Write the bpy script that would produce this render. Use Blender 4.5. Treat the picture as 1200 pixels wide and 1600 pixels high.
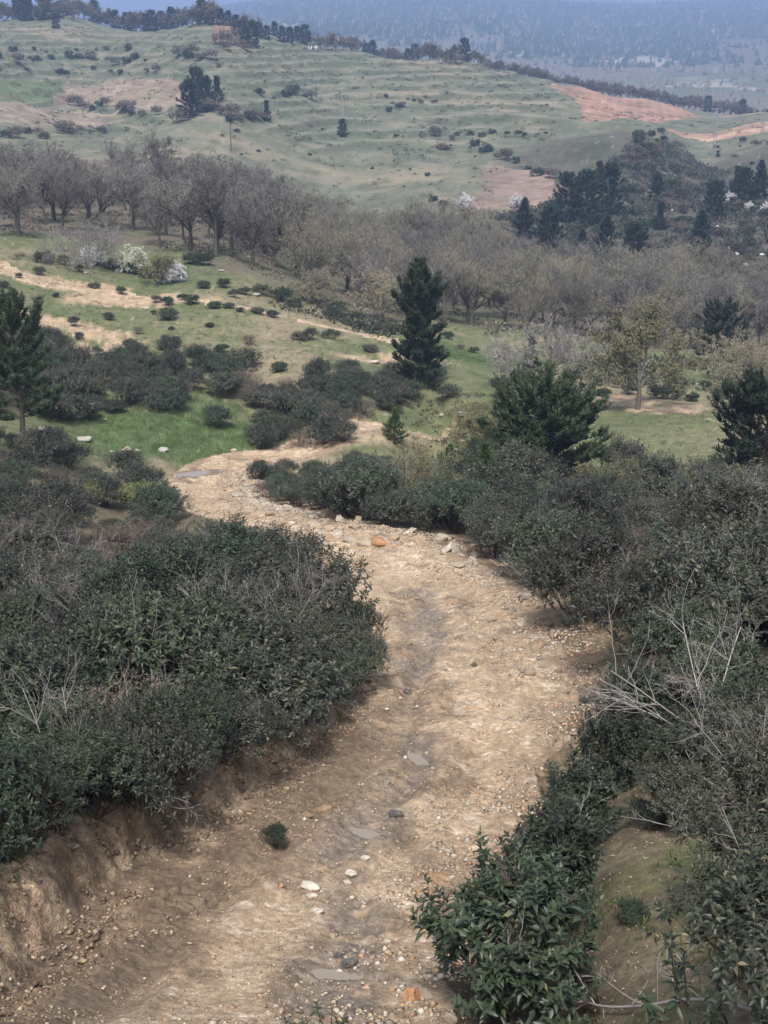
import bpy, math, random
import numpy as np
from mathutils import Vector, Matrix

for _o in list(bpy.data.objects):
    bpy.data.objects.remove(_o)
scene = bpy.context.scene
COL = scene.collection
R = math.radians

# ------------------------------------------------------------------ camera
PITCH = R(20.0)
FOC = 2000.0                      # focal length in pixels of the 1200 x 1600 photograph
cam_data = bpy.data.cameras.new('camera')
cam = bpy.data.objects.new('camera', cam_data)
COL.objects.link(cam)
cam.location = (0, 0, 0)
cam.rotation_euler = (R(90) - PITCH, 0, 0)
cam_data.sensor_fit = 'VERTICAL'
cam_data.sensor_height = 24.0
cam_data.lens = 24.0 * FOC / 1600.0
cam_data.clip_start = 0.1
cam_data.clip_end = 30000
scene.camera = cam

# ------------------------------------------------------------------ sky, sun, exposure
SUN_EL, SUN_AZ = R(60), R(188)    # azimuth clockwise from +Y: behind the camera, a little to its left
world = bpy.data.worlds.new('World')
scene.world = world
world.use_nodes = True
wn, wl = world.node_tree.nodes, world.node_tree.links
wn.clear()
sky = wn.new('ShaderNodeTexSky')
sky.sky_type = 'NISHITA'
sky.sun_disc = False
sky.sun_elevation = SUN_EL
sky.sun_rotation = SUN_AZ
sky.altitude = 900
sky.air_density = 1.0
sky.dust_density = 4.0
sky.ozone_density = 1.0
hs = wn.new('ShaderNodeHueSaturation')
hs.inputs['Saturation'].default_value = 0.38     # thin cloud whitens the sky
bg = wn.new('ShaderNodeBackground')
bg.inputs['Strength'].default_value = 0.075
wo = wn.new('ShaderNodeOutputWorld')
wl.new(sky.outputs[0], hs.inputs['Color'])
wl.new(hs.outputs[0], bg.inputs[0])
wl.new(bg.outputs[0], wo.inputs[0])

sun_data = bpy.data.lights.new('sun', 'SUN')
sun_data.energy = 1.5
sun_data.angle = R(10)
sun_data.color = (1.0, 0.955, 0.90)
sun = bpy.data.objects.new('sun', sun_data)
COL.objects.link(sun)
_d = Vector((math.sin(SUN_AZ) * math.cos(SUN_EL), math.cos(SUN_AZ) * math.cos(SUN_EL), math.sin(SUN_EL)))
sun.rotation_euler = (-_d).to_track_quat('-Z', 'Y').to_euler()

scene.view_settings.view_transform = 'Standard'
scene.view_settings.look = 'None'
scene.view_settings.exposure = 1.5
scene.view_settings.gamma = 1.0
scene.view_settings.use_curve_mapping = False
scene.cycles.use_denoising = True
scene.cycles.max_bounces = 5
scene.cycles.diffuse_bounces = 3
scene.cycles.glossy_bounces = 2
scene.cycles.transmission_bounces = 2
scene.cycles.volume_bounces = 0
scene.cycles.use_adaptive_sampling = True
scene.cycles.adaptive_threshold = 0.02

# ------------------------------------------------------------------ numpy helpers
def _hash(ix, iy, seed):
    h = (ix * 374761393 + iy * 668265263 + seed * 974711) & 0xffffffff
    h = ((h ^ (h >> 13)) * 1274126177) & 0xffffffff
    return (h ^ (h >> 16)) & 0xffffffff

_GX = np.cos(np.arange(1024) * 2 * math.pi / 1024); _GY = np.sin(np.arange(1024) * 2 * math.pi / 1024)
def noise(x, y, seed=0):
    """gradient noise, about -0.7..0.7"""
    x = np.asarray(x, float); y = np.asarray(y, float)
    ix, iy = np.floor(x), np.floor(y)
    fx, fy = x - ix, y - iy
    ix, iy = ix.astype(np.int64), iy.astype(np.int64)
    u = fx * fx * fx * (fx * (fx * 6 - 15) + 10)
    v = fy * fy * fy * (fy * (fy * 6 - 15) + 10)
    def g(dx, dy):
        a = _hash(ix + dx, iy + dy, seed) & 1023
        return _GX[a] * (fx - dx) + _GY[a] * (fy - dy)
    a = g(0, 0) * (1 - u) + g(1, 0) * u
    b = g(0, 1) * (1 - u) + g(1, 1) * u
    return a * (1 - v) + b * v

def fbm(x, y, octaves=4, seed=0, gain=0.5):
    s, a = 0.0, 1.0
    for k in range(octaves):
        s = s + a * noise(np.asarray(x) * 2.03 ** k, np.asarray(y) * 2.03 ** k, seed + 17 * k)
        a *= gain
    return s

def sstep(a, b, x):
    t = np.clip((x - a) / (b - a), 0, 1)
    return t * t * (3 - 2 * t)

def mix(a, b, t):
    t = np.asarray(t)[..., None]
    return a * (1 - t) + b * t

def nrm(v):
    return v / np.maximum(np.linalg.norm(v, axis=-1, keepdims=True), 1e-9)

# ------------------------------------------------------------------ plan of the place
CT, ST = math.cos(PITCH), math.sin(PITCH)
def ray(px, py):
    """direction through a photograph pixel, scaled to one metre of northing"""
    hf = FOC * CT + (800 - py) * ST
    return (px - 600) / hf, (-FOC * ST + (800 - py) * CT) / hf

# survey points: (pixel x, pixel y, northing in metres)
SURVEY = [
 # track, near to far
 (350,1600,10.5),(450,1400,14.5),(600,1200,20.5),(690,1000,29),(620,870,42),(400,790,58),(310,735,76),(450,710,83),(690,684,92),
 # bank and thicket to the left of it
 (100,1350,13.0),(300,1250,16.2),(520,1130,21.5),(-200,1400,13),
 # slope to the right of it
 (900,1560,10.3),(950,1400,12.2),(1000,1200,17),(1180,1450,10.6),(1150,1200,16),(1450,1300,13),(1400,1000,24),
 (1000,930,31),(1150,880,34),(840,920,36),(1050,830,48),(850,790,56),(1200,800,50),(1450,800,50),(680,770,60),(560,770,60),
 # terrace with the green meadow, oak and tall pine
 (840,750,63),(1000,700,80),(1050,660,90),(995,640,97),(1180,690,78),(1100,637,98),(1450,650,95),
 (655,590,103),(760,560,117),(900,580,112),(700,640,95),(920,625,101),
 (40,705,68),(300,690,82),(150,680,80),(-250,700,68),(270,600,93),(100,600,93),(450,600,96),(560,640,92),
 (150,545,104),(380,550,105),(500,560,105),(60,450,124),(0,410,134),(-250,420,130),(300,470,124),(450,490,126),(620,530,119),
 (480,460,142),(400,420,152),(250,430,142),(100,390,152),(-250,370,155),
 # wooded hollow
 (600,500,142),(850,520,142),(1100,560,140),(1100,600,113),(1450,580,125),(600,385,262),(850,440,222),(1100,460,212),(1450,470,205),
 (150,310,222),(-250,310,220),(350,330,225),(450,335,290),
 # dark scrub hill on the right
 (760,350,275),(900,405,252),(1000,420,250),(1180,440,238),(860,322,300),(1000,300,322),(1180,310,312),(1000,212,392),(870,282,342),(1450,300,320),
 (1100,250,425),(1150,210,475),(1450,200,480),
 # terraced hill opposite
 (150,235,335),(-250,240,335),(650,300,332),(550,220,432),(200,200,422),(750,200,462),(-250,180,430),(100,140,522),(500,130,542),(700,130,562),
 (150,60,642),(450,75,622),(700,93,642),(100,22,722),(350,33,722),(-250,24,722),(550,78,700),(800,115,690),(900,135,690),(1000,155,672),(1200,178,650),(1450,180,650),
 (980,170,602),(1120,198,542),
]
FAR = [ # (x/y, northing, height) of what lies behind the ridges
 (-.35,820,14),(-.2,820,8),(0,800,-14),(.15,820,-32),(.3,800,-46),(.45,800,-48),
 (-.35,1300,-30),(-.15,1300,-38),(0,1200,-44),(.15,1200,-48),(.3,1200,-50),(.45,1200,-50),
]
for px, py, Y in ((900,122,1650),(1150,125,1600),(1400,125,1600),(1100,92,2250),(700,64,2300),(450,60,2300),(200,66,2300),(-250,66,2300),(900,62,2800),
                  (1400,60,2800),(1100,38,3300),(600,20,3300),(300,50,3300),(0,55,3300),(900,12,4100),(600,-1,4700),(800,1,4700),(1100,3,4800),(1400,0,4800),(430,3,4700),(330,16,4700),(200,40,4700),(-250,45,4700)):
    SURVEY.append((px, py, Y))
NEAR = [(s, y, z) for s in (-.8, -.4, 0, .4, .8) for y, z in ((1.0, -1.9), (2.2, -3.0), (5.0, -5.3))]
pts = [(ray(px, py)[0], Y, ray(px, py)[1] * Y) for px, py, Y in SURVEY] + FAR + NEAR
pts += [(s, 7000, 90) for s in (-.5, 0, .5)]
P = np.array(pts)
KS = 6.0
PU = np.stack([P[:, 0] * KS, np.log(P[:, 1])], 1)

def _phi(r2):
    return 0.5 * r2 * np.log(r2 + 1e-12)
_n = len(P)
_A = np.zeros((_n + 3, _n + 3))
_A[:_n, :_n] = _phi(((PU[:, None] - PU[None]) ** 2).sum(-1)) + np.eye(_n) * 1e-4
_A[:_n, _n] = 1; _A[:_n, _n + 1:] = PU
_A[_n, :_n] = 1; _A[_n + 1:, :_n] = PU.T
_W = np.linalg.solve(_A, np.concatenate([P[:, 2], np.zeros(3)]))

def base_height(X, Y):
    X = np.asarray(X, float); Y = np.maximum(np.asarray(Y, float), 0.8)
    shp = X.shape
    u = np.clip(X.ravel() / Y.ravel(), -.8, .8) * KS
    v = np.log(Y.ravel())
    u = u.astype(np.float32); v = v.astype(np.float32); out = np.empty(u.shape)
    pu = PU.astype(np.float32); w32 = _W[:_n].astype(np.float64)
    for i in range(0, len(u), 20000):
        a, b = u[i:i + 20000], v[i:i + 20000]
        r2 = (a[:, None] - pu[None, :, 0]) ** 2 + (b[:, None] - pu[None, :, 1]) ** 2
        out[i:i + 20000] = _phi(r2).astype(np.float64) @ w32 + _W[_n] + _W[_n + 1] * a + _W[_n + 2] * b
    return out.reshape(shp)

# --- the dirt track: centre line (x, y) and half width in metres
TRACK = np.array([(-2.6,4.5,2.2),(-2.1,7.5,2.3),(-1.7,10.8,2.3),(-1.25,14.5,2.3),(.75,20.5,2.15),(1.75,25,2.35),(1.76,29,2.45),(1.3,36,2.6),(-.2,41.5,2.5),(-2.5,45.5,2.1),
                  (-4.3,49.5,1.8),(-7.0,58,1.65),(-9.5,67,1.8),(-10.6,74,2.3),(-8.8,79.5,2.2),(-5.0,84,1.5),(-.9,88.3,1.3),(2.0,90.7,1.0),(3.8,92,.4)])
def catmull(p, n=24):
    q = np.vstack([2 * p[0] - p[1], p, 2 * p[-1] - p[-2]])
    out = []
    for i in range(1, len(q) - 2):
        t = np.linspace(0, 1, n, endpoint=False)[:, None]
        a, b, c, d = q[i - 1], q[i], q[i + 1], q[i + 2]
        out.append(.5 * ((2 * b) + (c - a) * t + (2 * a - 5 * b + 4 * c - d) * t * t + (3 * b - a - 3 * c + d) * t ** 3))
    return np.vstack(out + [p[-1:]])
TR = catmull(TRACK, 14)
TR_T = nrm(np.gradient(TR[:, :2], axis=0))
TR_N = np.stack([TR_T[:, 1], -TR_T[:, 0]], 1)           # points to the right of travel
TR_L = np.concatenate([[0], np.cumsum(np.linalg.norm(np.diff(TR[:, :2], axis=0), axis=1))])
_bz = base_height(TR[:, 0], TR[:, 1])
_k = np.exp(-np.linspace(-2, 2, 21) ** 2); _k /= _k.sum()
TR_Z = np.convolve(np.pad(_bz, 10, mode='edge'), _k, 'valid')

def track_coords(X, Y):
    """signed distance right of the centre line, distance along it, half width and track level"""
    X = np.asarray(X, float); shp = X.shape
    x, y = X.ravel(), np.asarray(Y, float).ravel()
    d = np.full(x.shape, 99.0); l = np.zeros(x.shape); hw = np.full(x.shape, 2.0); z = np.zeros(x.shape)
    idx = np.nonzero((y < 125) & (y > 1) & (np.abs(x) < 60))[0]
    for i in range(0, len(idx), 8000):
        j = idx[i:i + 8000]
        dx = x[j][:, None] - TR[None, :, 0]; dy = y[j][:, None] - TR[None, :, 1]
        k = (dx * dx + dy * dy).argmin(1); r = np.arange(len(j))
        ax, ay = dx[r, k], dy[r, k]
        t = ax * TR_T[k, 0] + ay * TR_T[k, 1]
        d[j] = ax * TR_N[k, 0] + ay * TR_N[k, 1]
        over = np.abs(t) > 2.0
        l[j] = TR_L[k] + t; hw[j] = TR[k, 2]
        kk = np.clip(k + np.sign(t).astype(int), 0, len(TR) - 1)
        w = np.clip(np.abs(t) / np.maximum(np.abs(TR_L[kk] - TR_L[k]), 1e-6), 0, 1) * (kk != k)
        z[j] = TR_Z[k] * (1 - w) + TR_Z[kk] * w
        d[j[over]] = 99.0
    return d.reshape(shp), l.reshape(shp), hw.reshape(shp), z.reshape(shp)

def shape_height(X, Y):
    """ground level with the track bench cut into it (no fine relief); also the track coordinates"""
    X = np.asarray(X, float); Y = np.asarray(Y, float)
    z = base_height(X, Y)
    d, l, hw, zt = track_coords(X, Y)
    wob = 0.28 * noise(X * .9, Y * .9, 5) + .12 * noise(X * 2.7, Y * 2.7, 6)
    e = np.abs(d) - hw + wob
    steep = np.where(d < 0, 0.62 + sstep(24, 34, Y) * .9, 2.3)
    t = sstep(-.15, 1, e / steep)
    bank = np.where((d < 0) & (e > 0), sstep(34, 22, Y) * .12 * sstep(3.0, .6, e), 0)   # lip of the cut bank
    z = np.where(d < 50, zt * (1 - t) + (z + bank) * t, z)
    # small gully and terrace steps on the hill opposite
    st = 2.8
    ph = z / st + .35 * noise(X / 70, Y / 70, 9) + .12 * noise(X / 17, Y / 17, 10)
    fr = ph - np.floor(ph)
    ter = (sstep(.0, .3, fr) - fr) * st * .7 * (.75 + .7 * noise(X / 45, Y / 45, 8))
    m = sstep(380, 430, Y) * sstep(690, 640, Y) * sstep(.17, .10, X / np.maximum(Y, 1))
    z = z + ter * m
    return z, d, l, hw, e, (fr, m)

def hit(px, py, ymin=2.0):
    """where the line of sight through a photograph pixel meets the ground beyond ymin"""
    s, dz = ray(px, py)
    Ys = np.exp(np.linspace(math.log(ymin), math.log(6500), 1400))
    g = shape_height(s * Ys, Ys)[0] - dz * Ys
    if g[0] > 0:
        return s * Ys[0], Ys[0]
    k = np.nonzero((g[1:] > 0) & (g[:-1] <= 0))[0]
    if len(k) == 0:
        k = [min(int(np.argmax(np.where(Ys < 800, g, -1e9))), len(Ys) - 2)]
    k = k[0]
    a = float(np.clip(g[k] / (g[k] - g[k + 1]), 0, 1)) if g[k + 1] != g[k] else 0
    Y = Ys[k] + (Ys[k + 1] - Ys[k]) * a
    return s * Y, Y
def ground_z(x, y):
    return float(shape_height(np.array([x]), np.array([y]))[0][0])

# ------------------------------------------------------------------ mesh helpers
def make_mesh(name, V, F, mats=(), colors=None, smooth=False, midx=None, attrs=None):
    V = np.asarray(V, np.float32); F = np.asarray(F, np.int32)
    me = bpy.data.meshes.new(name)
    nf, k = F.shape
    me.vertices.add(len(V)); me.vertices.foreach_set('co', V.ravel())
    me.loops.add(nf * k); me.loops.foreach_set('vertex_index', F.ravel())
    me.polygons.add(nf)
    me.polygons.foreach_set('loop_start', np.arange(nf, dtype=np.int32) * k)
    me.polygons.foreach_set('loop_total', np.full(nf, k, np.int32))
    if smooth:
        me.polygons.foreach_set('use_smooth', np.ones(nf, bool))
    for m in mats:
        me.materials.append(m)
    if midx is not None:
        me.polygons.foreach_set('material_index', np.asarray(midx, np.int32))
    me.update(calc_edges=True)
    if colors is not None:
        a = me.color_attributes.new('col', 'FLOAT_COLOR', 'POINT')
        c = np.ones((len(V), 4), np.float32); c[:, :3] = colors
        a.data.foreach_set('color', c.ravel())
    for nm, arr in (attrs or {}).items():
        a = me.attributes.new(nm, 'FLOAT', 'POINT')
        a.data.foreach_set('value', np.asarray(arr, np.float32))
    return me

def link(name, data, parent=None, loc=None, label=None, cat=None, group=None, kind=None, rz=None, scale=None):
    o = bpy.data.objects.new(name, data)
    COL.objects.link(o)
    if parent is not None: o.parent = parent
    if loc is not None: o.location = loc
    if rz is not None: o.rotation_euler = (0, 0, rz)
    if scale is not None: o.scale = scale if hasattr(scale, '__len__') else (scale,) * 3
    for k, v in (('label', label), ('category', cat), ('group', group), ('kind', kind)):
        if v is not None: o[k] = v
    return o

# ------------------------------------------------------------------ materials
def new_mat(name):
    m = bpy.data.materials.new(name); m.use_nodes = True
    nt = m.node_tree; nt.nodes.clear()
    out = nt.nodes.new('ShaderNodeOutputMaterial')
    b = nt.nodes.new('ShaderNodeBsdfPrincipled')
    nt.links.new(b.outputs[0], out.inputs['Surface'])
    return m, nt, b, out

def earth_material(name, scales, bump, rough=.9, var=.35, use_wet=False, spec=.2, chips=None):
    m, nt, b, out = new_mat(name)
    N, L = nt.nodes, nt.links
    at = N.new('ShaderNodeAttribute'); at.attribute_name = 'col'
    co = N.new('ShaderNodeTexCoord')
    last = at.outputs['Color']
    hsum = None
    for i, (s, w) in enumerate(scales):
        n = N.new('ShaderNodeTexNoise'); n.inputs['Scale'].default_value = s
        n.inputs['Detail'].default_value = 4; n.inputs['Roughness'].default_value = .65
        L.new(co.outputs['Object'], n.inputs['Vector'])
        mr = N.new('ShaderNodeMapRange')
        mr.inputs['From Min'].default_value = .3; mr.inputs['From Max'].default_value = .7
        mr.inputs['To Min'].default_value = 1 - var * w; mr.inputs['To Max'].default_value = 1 + var * w
        L.new(n.outputs['Fac'], mr.inputs['Value'])
        mx = N.new('ShaderNodeMix'); mx.data_type = 'RGBA'; mx.blend_type = 'MULTIPLY'; mx.inputs['Factor'].default_value = 1
        L.new(last, mx.inputs[6]); L.new(mr.outputs[0], mx.inputs[7])
        last = mx.outputs[2]
        ma = N.new('ShaderNodeMath'); ma.operation = 'MULTIPLY_ADD'
        ma.inputs[1].default_value = w / (i + 1)
        L.new(n.outputs['Fac'], ma.inputs[0])
        if hsum is None: ma.inputs[2].default_value = 0
        else: L.new(hsum, ma.inputs[2])
        hsum = ma.outputs[0]
    for cs, cw in (chips or []):                       # stone chips and crumbs pressed into the soil
        vo = N.new('ShaderNodeTexVoronoi'); vo.inputs['Scale'].default_value = cs; vo.inputs['Randomness'].default_value = 1
        L.new(co.outputs['Object'], vo.inputs['Vector'])
        sep = N.new('ShaderNodeSeparateColor'); L.new(vo.outputs['Color'], sep.inputs[0])
        mr = N.new('ShaderNodeMapRange'); mr.inputs['From Min'].default_value = .55; mr.inputs['From Max'].default_value = .95
        mr.inputs['To Min'].default_value = 1 - .35 * cw; mr.inputs['To Max'].default_value = 1 + .75 * cw; mr.interpolation_type = 'SMOOTHSTEP'
        L.new(sep.outputs[0], mr.inputs['Value'])
        mx = N.new('ShaderNodeMix'); mx.data_type = 'RGBA'; mx.blend_type = 'MULTIPLY'; mx.inputs['Factor'].default_value = 1
        L.new(last, mx.inputs[6]); L.new(mr.outputs[0], mx.inputs[7]); last = mx.outputs[2]
        ma = N.new('ShaderNodeMath'); ma.operation = 'MULTIPLY_ADD'; ma.inputs[1].default_value = -.9 * cw
        L.new(vo.outputs['Distance'], ma.inputs[0]); L.new(hsum, ma.inputs[2]); hsum = ma.outputs[0]
    L.new(last, b.inputs['Base Color'])
    b.inputs['Roughness'].default_value = rough
    b.inputs['Specular IOR Level'].default_value = spec
    bp = N.new('ShaderNodeBump'); bp.inputs['Strength'].default_value = 1; bp.inputs['Distance'].default_value = bump
    L.new(hsum, bp.inputs['Height']); L.new(bp.outputs[0], b.inputs['Normal'])
    if use_wet:
        w = N.new('ShaderNodeAttribute'); w.attribute_name = 'wet'
        mr = N.new('ShaderNodeMapRange'); mr.inputs['To Min'].default_value = rough; mr.inputs['To Max'].default_value = .33
        L.new(w.outputs['Fac'], mr.inputs['Value']); L.new(mr.outputs[0], b.inputs['Roughness'])
        mr2 = N.new('ShaderNodeMapRange'); mr2.inputs['To Min'].default_value = spec; mr2.inputs['To Max'].default_value = .5
        L.new(w.outputs['Fac'], mr2.inputs['Value']); L.new(mr2.outputs[0], b.inputs['Specular IOR Level'])
    return m

def leaf_material(name, tint=(1, 1, 1), rough=.5, spec=.35, rnd=.25, trans=0.0, hue=.02):
    """colour from the 'col' attribute, varied a little from plant to plant"""
    m, nt, b, out = new_mat(name)
    N, L = nt.nodes, nt.links
    at = N.new('ShaderNodeAttribute'); at.attribute_name = 'col'
    oi = N.new('ShaderNodeObjectInfo')
    hsn = N.new('ShaderNodeHueSaturation')
    mr = N.new('ShaderNodeMapRange'); mr.inputs['To Min'].default_value = 1 - rnd; mr.inputs['To Max'].default_value = 1 + rnd
    L.new(oi.outputs['Random'], mr.inputs['Value']); L.new(mr.outputs[0], hsn.inputs['Value'])
    m2 = N.new('ShaderNodeMath'); m2.operation = 'MULTIPLY'; m2.inputs[1].default_value = 7.31
    m3 = N.new('ShaderNodeMath'); m3.operation = 'FRACT'
    L.new(oi.outputs['Random'], m2.inputs[0]); L.new(m2.outputs[0], m3.inputs[0])
    mr2 = N.new('ShaderNodeMapRange'); mr2.inputs['To Min'].default_value = .5 - hue; mr2.inputs['To Max'].default_value = .5 + hue
    L.new(m3.outputs[0], mr2.inputs['Value']); L.new(mr2.outputs[0], hsn.inputs['Hue'])
    mx = N.new('ShaderNodeMix'); mx.data_type = 'RGBA'; mx.blend_type = 'MULTIPLY'; mx.inputs['Factor'].default_value = 1
    mx.inputs[7].default_value = (*tint, 1)
    L.new(at.outputs['Color'], hsn.inputs['Color']); L.new(hsn.outputs[0], mx.inputs[6])
    L.new(mx.outputs[2], b.inputs['Base Color'])
    b.inputs['Roughness'].default_value = rough
    b.inputs['Specular IOR Level'].default_value = spec
    if trans:
        t = N.new('ShaderNodeBsdfTranslucent'); ms = N.new('ShaderNodeMixShader'); ms.inputs[0].default_value = trans
        L.new(mx.outputs[2], t.inputs['Color']); L.new(b.outputs[0], ms.inputs[1]); L.new(t.outputs[0], ms.inputs[2])
        L.new(ms.outputs[0], out.inputs['Surface'])
    return m

def plain_material(name, color, rough=.7, spec=.3, metal=0, nscale=8, var=.25, bump=.0):
    m, nt, b, out = new_mat(name)
    N, L = nt.nodes, nt.links
    co = N.new('ShaderNodeTexCoord'); n = N.new('ShaderNodeTexNoise')
    n.inputs['Scale'].default_value = nscale; n.inputs['Detail'].default_value = 6
    L.new(co.outputs['Object'], n.inputs['Vector'])
    mr = N.new('ShaderNodeMapRange'); mr.inputs['From Min'].default_value = .3; mr.inputs['From Max'].default_value = .7
    mr.inputs['To Min'].default_value = 1 - var; mr.inputs['To Max'].default_value = 1 + var
    L.new(n.outputs['Fac'], mr.inputs['Value'])
    mx = N.new('ShaderNodeMix'); mx.data_type = 'RGBA'; mx.blend_type = 'MULTIPLY'; mx.inputs['Factor'].default_value = 1
    mx.inputs[6].default_value = (*color, 1); L.new(mr.outputs[0], mx.inputs[7])
    L.new(mx.outputs[2], b.inputs['Base Color'])
    b.inputs['Roughness'].default_value = rough; b.inputs['Specular IOR Level'].default_value = spec; b.inputs['Metallic'].default_value = metal
    if bump:
        bp = N.new('ShaderNodeBump'); bp.inputs['Distance'].default_value = bump
        L.new(n.outputs['Fac'], bp.inputs['Height']); L.new(bp.outputs[0], b.inputs['Normal'])
    return m

# ================================================================== THE SETTING
def poly_world(pxs, ymin=250):
    return np.array([hit(px, py, 1500 if ymin == 250 and min(q[1] for q in pxs) < 60 and min(q[0] for q in pxs) > 800 else ymin) for px, py in pxs])
def in_poly(x, y, poly):
    c = np.zeros(np.shape(x), bool)
    j = len(poly) - 1
    for i in range(len(poly)):
        xi, yi = poly[i]; xj, yj = poly[j]
        if yi != yj:
            c ^= ((yi > y) != (yj > y)) & (x < (xj - xi) * (y - yi) / (yj - yi) + xi)
        j = i
    return c
def line_dist(x, y, pl):
    best = np.full(np.shape(x), 1e9)
    for (x0, y0), (x1, y1) in zip(pl[:-1], pl[1:]):
        dx, dy = x1 - x0, y1 - y0
        t = np.clip(((x - x0) * dx + (y - y0) * dy) / (dx * dx + dy * dy + 1e-9), 0, 1)
        best = np.minimum(best, np.hypot(x - x0 - t * dx, y - y0 - t * dy))
    return best

FIELDS = [
 ('ploughed_field', (.26, .205, .155), [(80,160),(105,125),(180,124),(265,122),(283,135),(290,163),(240,172),(150,163)]),
 ('ploughed_field', (.26, .21, .16), [(-40,165),(60,163),(120,170),(190,180),(198,189),(100,197),(-40,196)]),
 ('green_field', (.15, .19, .10), [(-40,120),(96,124),(76,156),(-40,153)]),
 ('ploughed_field', (.44, .265, .19), [(852,133),(900,136),(960,149),(1090,182),(1000,189),(915,193),(908,170),(893,150)]),
 ('ploughed_field', (.50, .33, .235), [(1035,199),(1240,184),(1240,206),(1062,211)]),
 ('ploughed_field', (.34, .25, .20), [(758,257),(800,260),(858,275),(880,300),(845,322),(790,331),(738,322),(762,290)]),
 ('forest_clearing', (.46, .40, .33), [(830,54),(870,50),(912,53),(905,64),(845,67)]),
 ('forest_clearing', (.46, .42, .36), [(1095,40),(1155,38),(1158,53),(1105,53)]),
 ('bare_field', (.27, .185, .135), [(325,30),(355,34),(376,50),(366,66),(333,66)]),
]
FIELD_POLY = [poly_world(p) for _, _, p in FIELDS]
TRAIL = poly_world([(-60,392),(0,410),(40,436),(110,450),(200,462),(300,470),(360,480),(430,493),(500,509),(560,520),(620,533),(690,548)], 90)
SANDY = [ # bare sandy patches on the left slope and round the oak: (px, py, radius m)
 (200,470,3.0),(140,452,3.5),(80,440,3.0),(260,468,3.0),(20,425,2.5),(100,508,2.6),(170,470,3.0),(125,545,2.2),(150,522,2.0),(118,580,2.0),(122,600,1.6),(185,535,1.6),
 (640,560,2.2),(605,556,1.6),(560,560,1.3),(548,660,2.0),(540,600,1.2),(930,622,3.2),(900,612,2.4),(960,630,2.4),(1045,640,2.2),(1010,640,1.5),
]
SANDY_W = [(*hit(a, b, 70), r) for a, b, r in SANDY]
LUSH = [(*hit(a, b, 60), r) for a, b, r in [(300,690,6),(200,690,5),(360,680,5),(250,660,4),(420,690,3.5),(130,640,4),(330,640,4),(310,715,3),(700,548,5),(800,568,5),(300,420,6),(260,440,4),(1040,590,4)]]
PUDDLES = [(543,1516,.42,.12,-.35),(652,1181,.28,.12,-.9),(575,1300,.34,.10,-.3),(296,741,1.3,.45,.4)]

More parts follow.
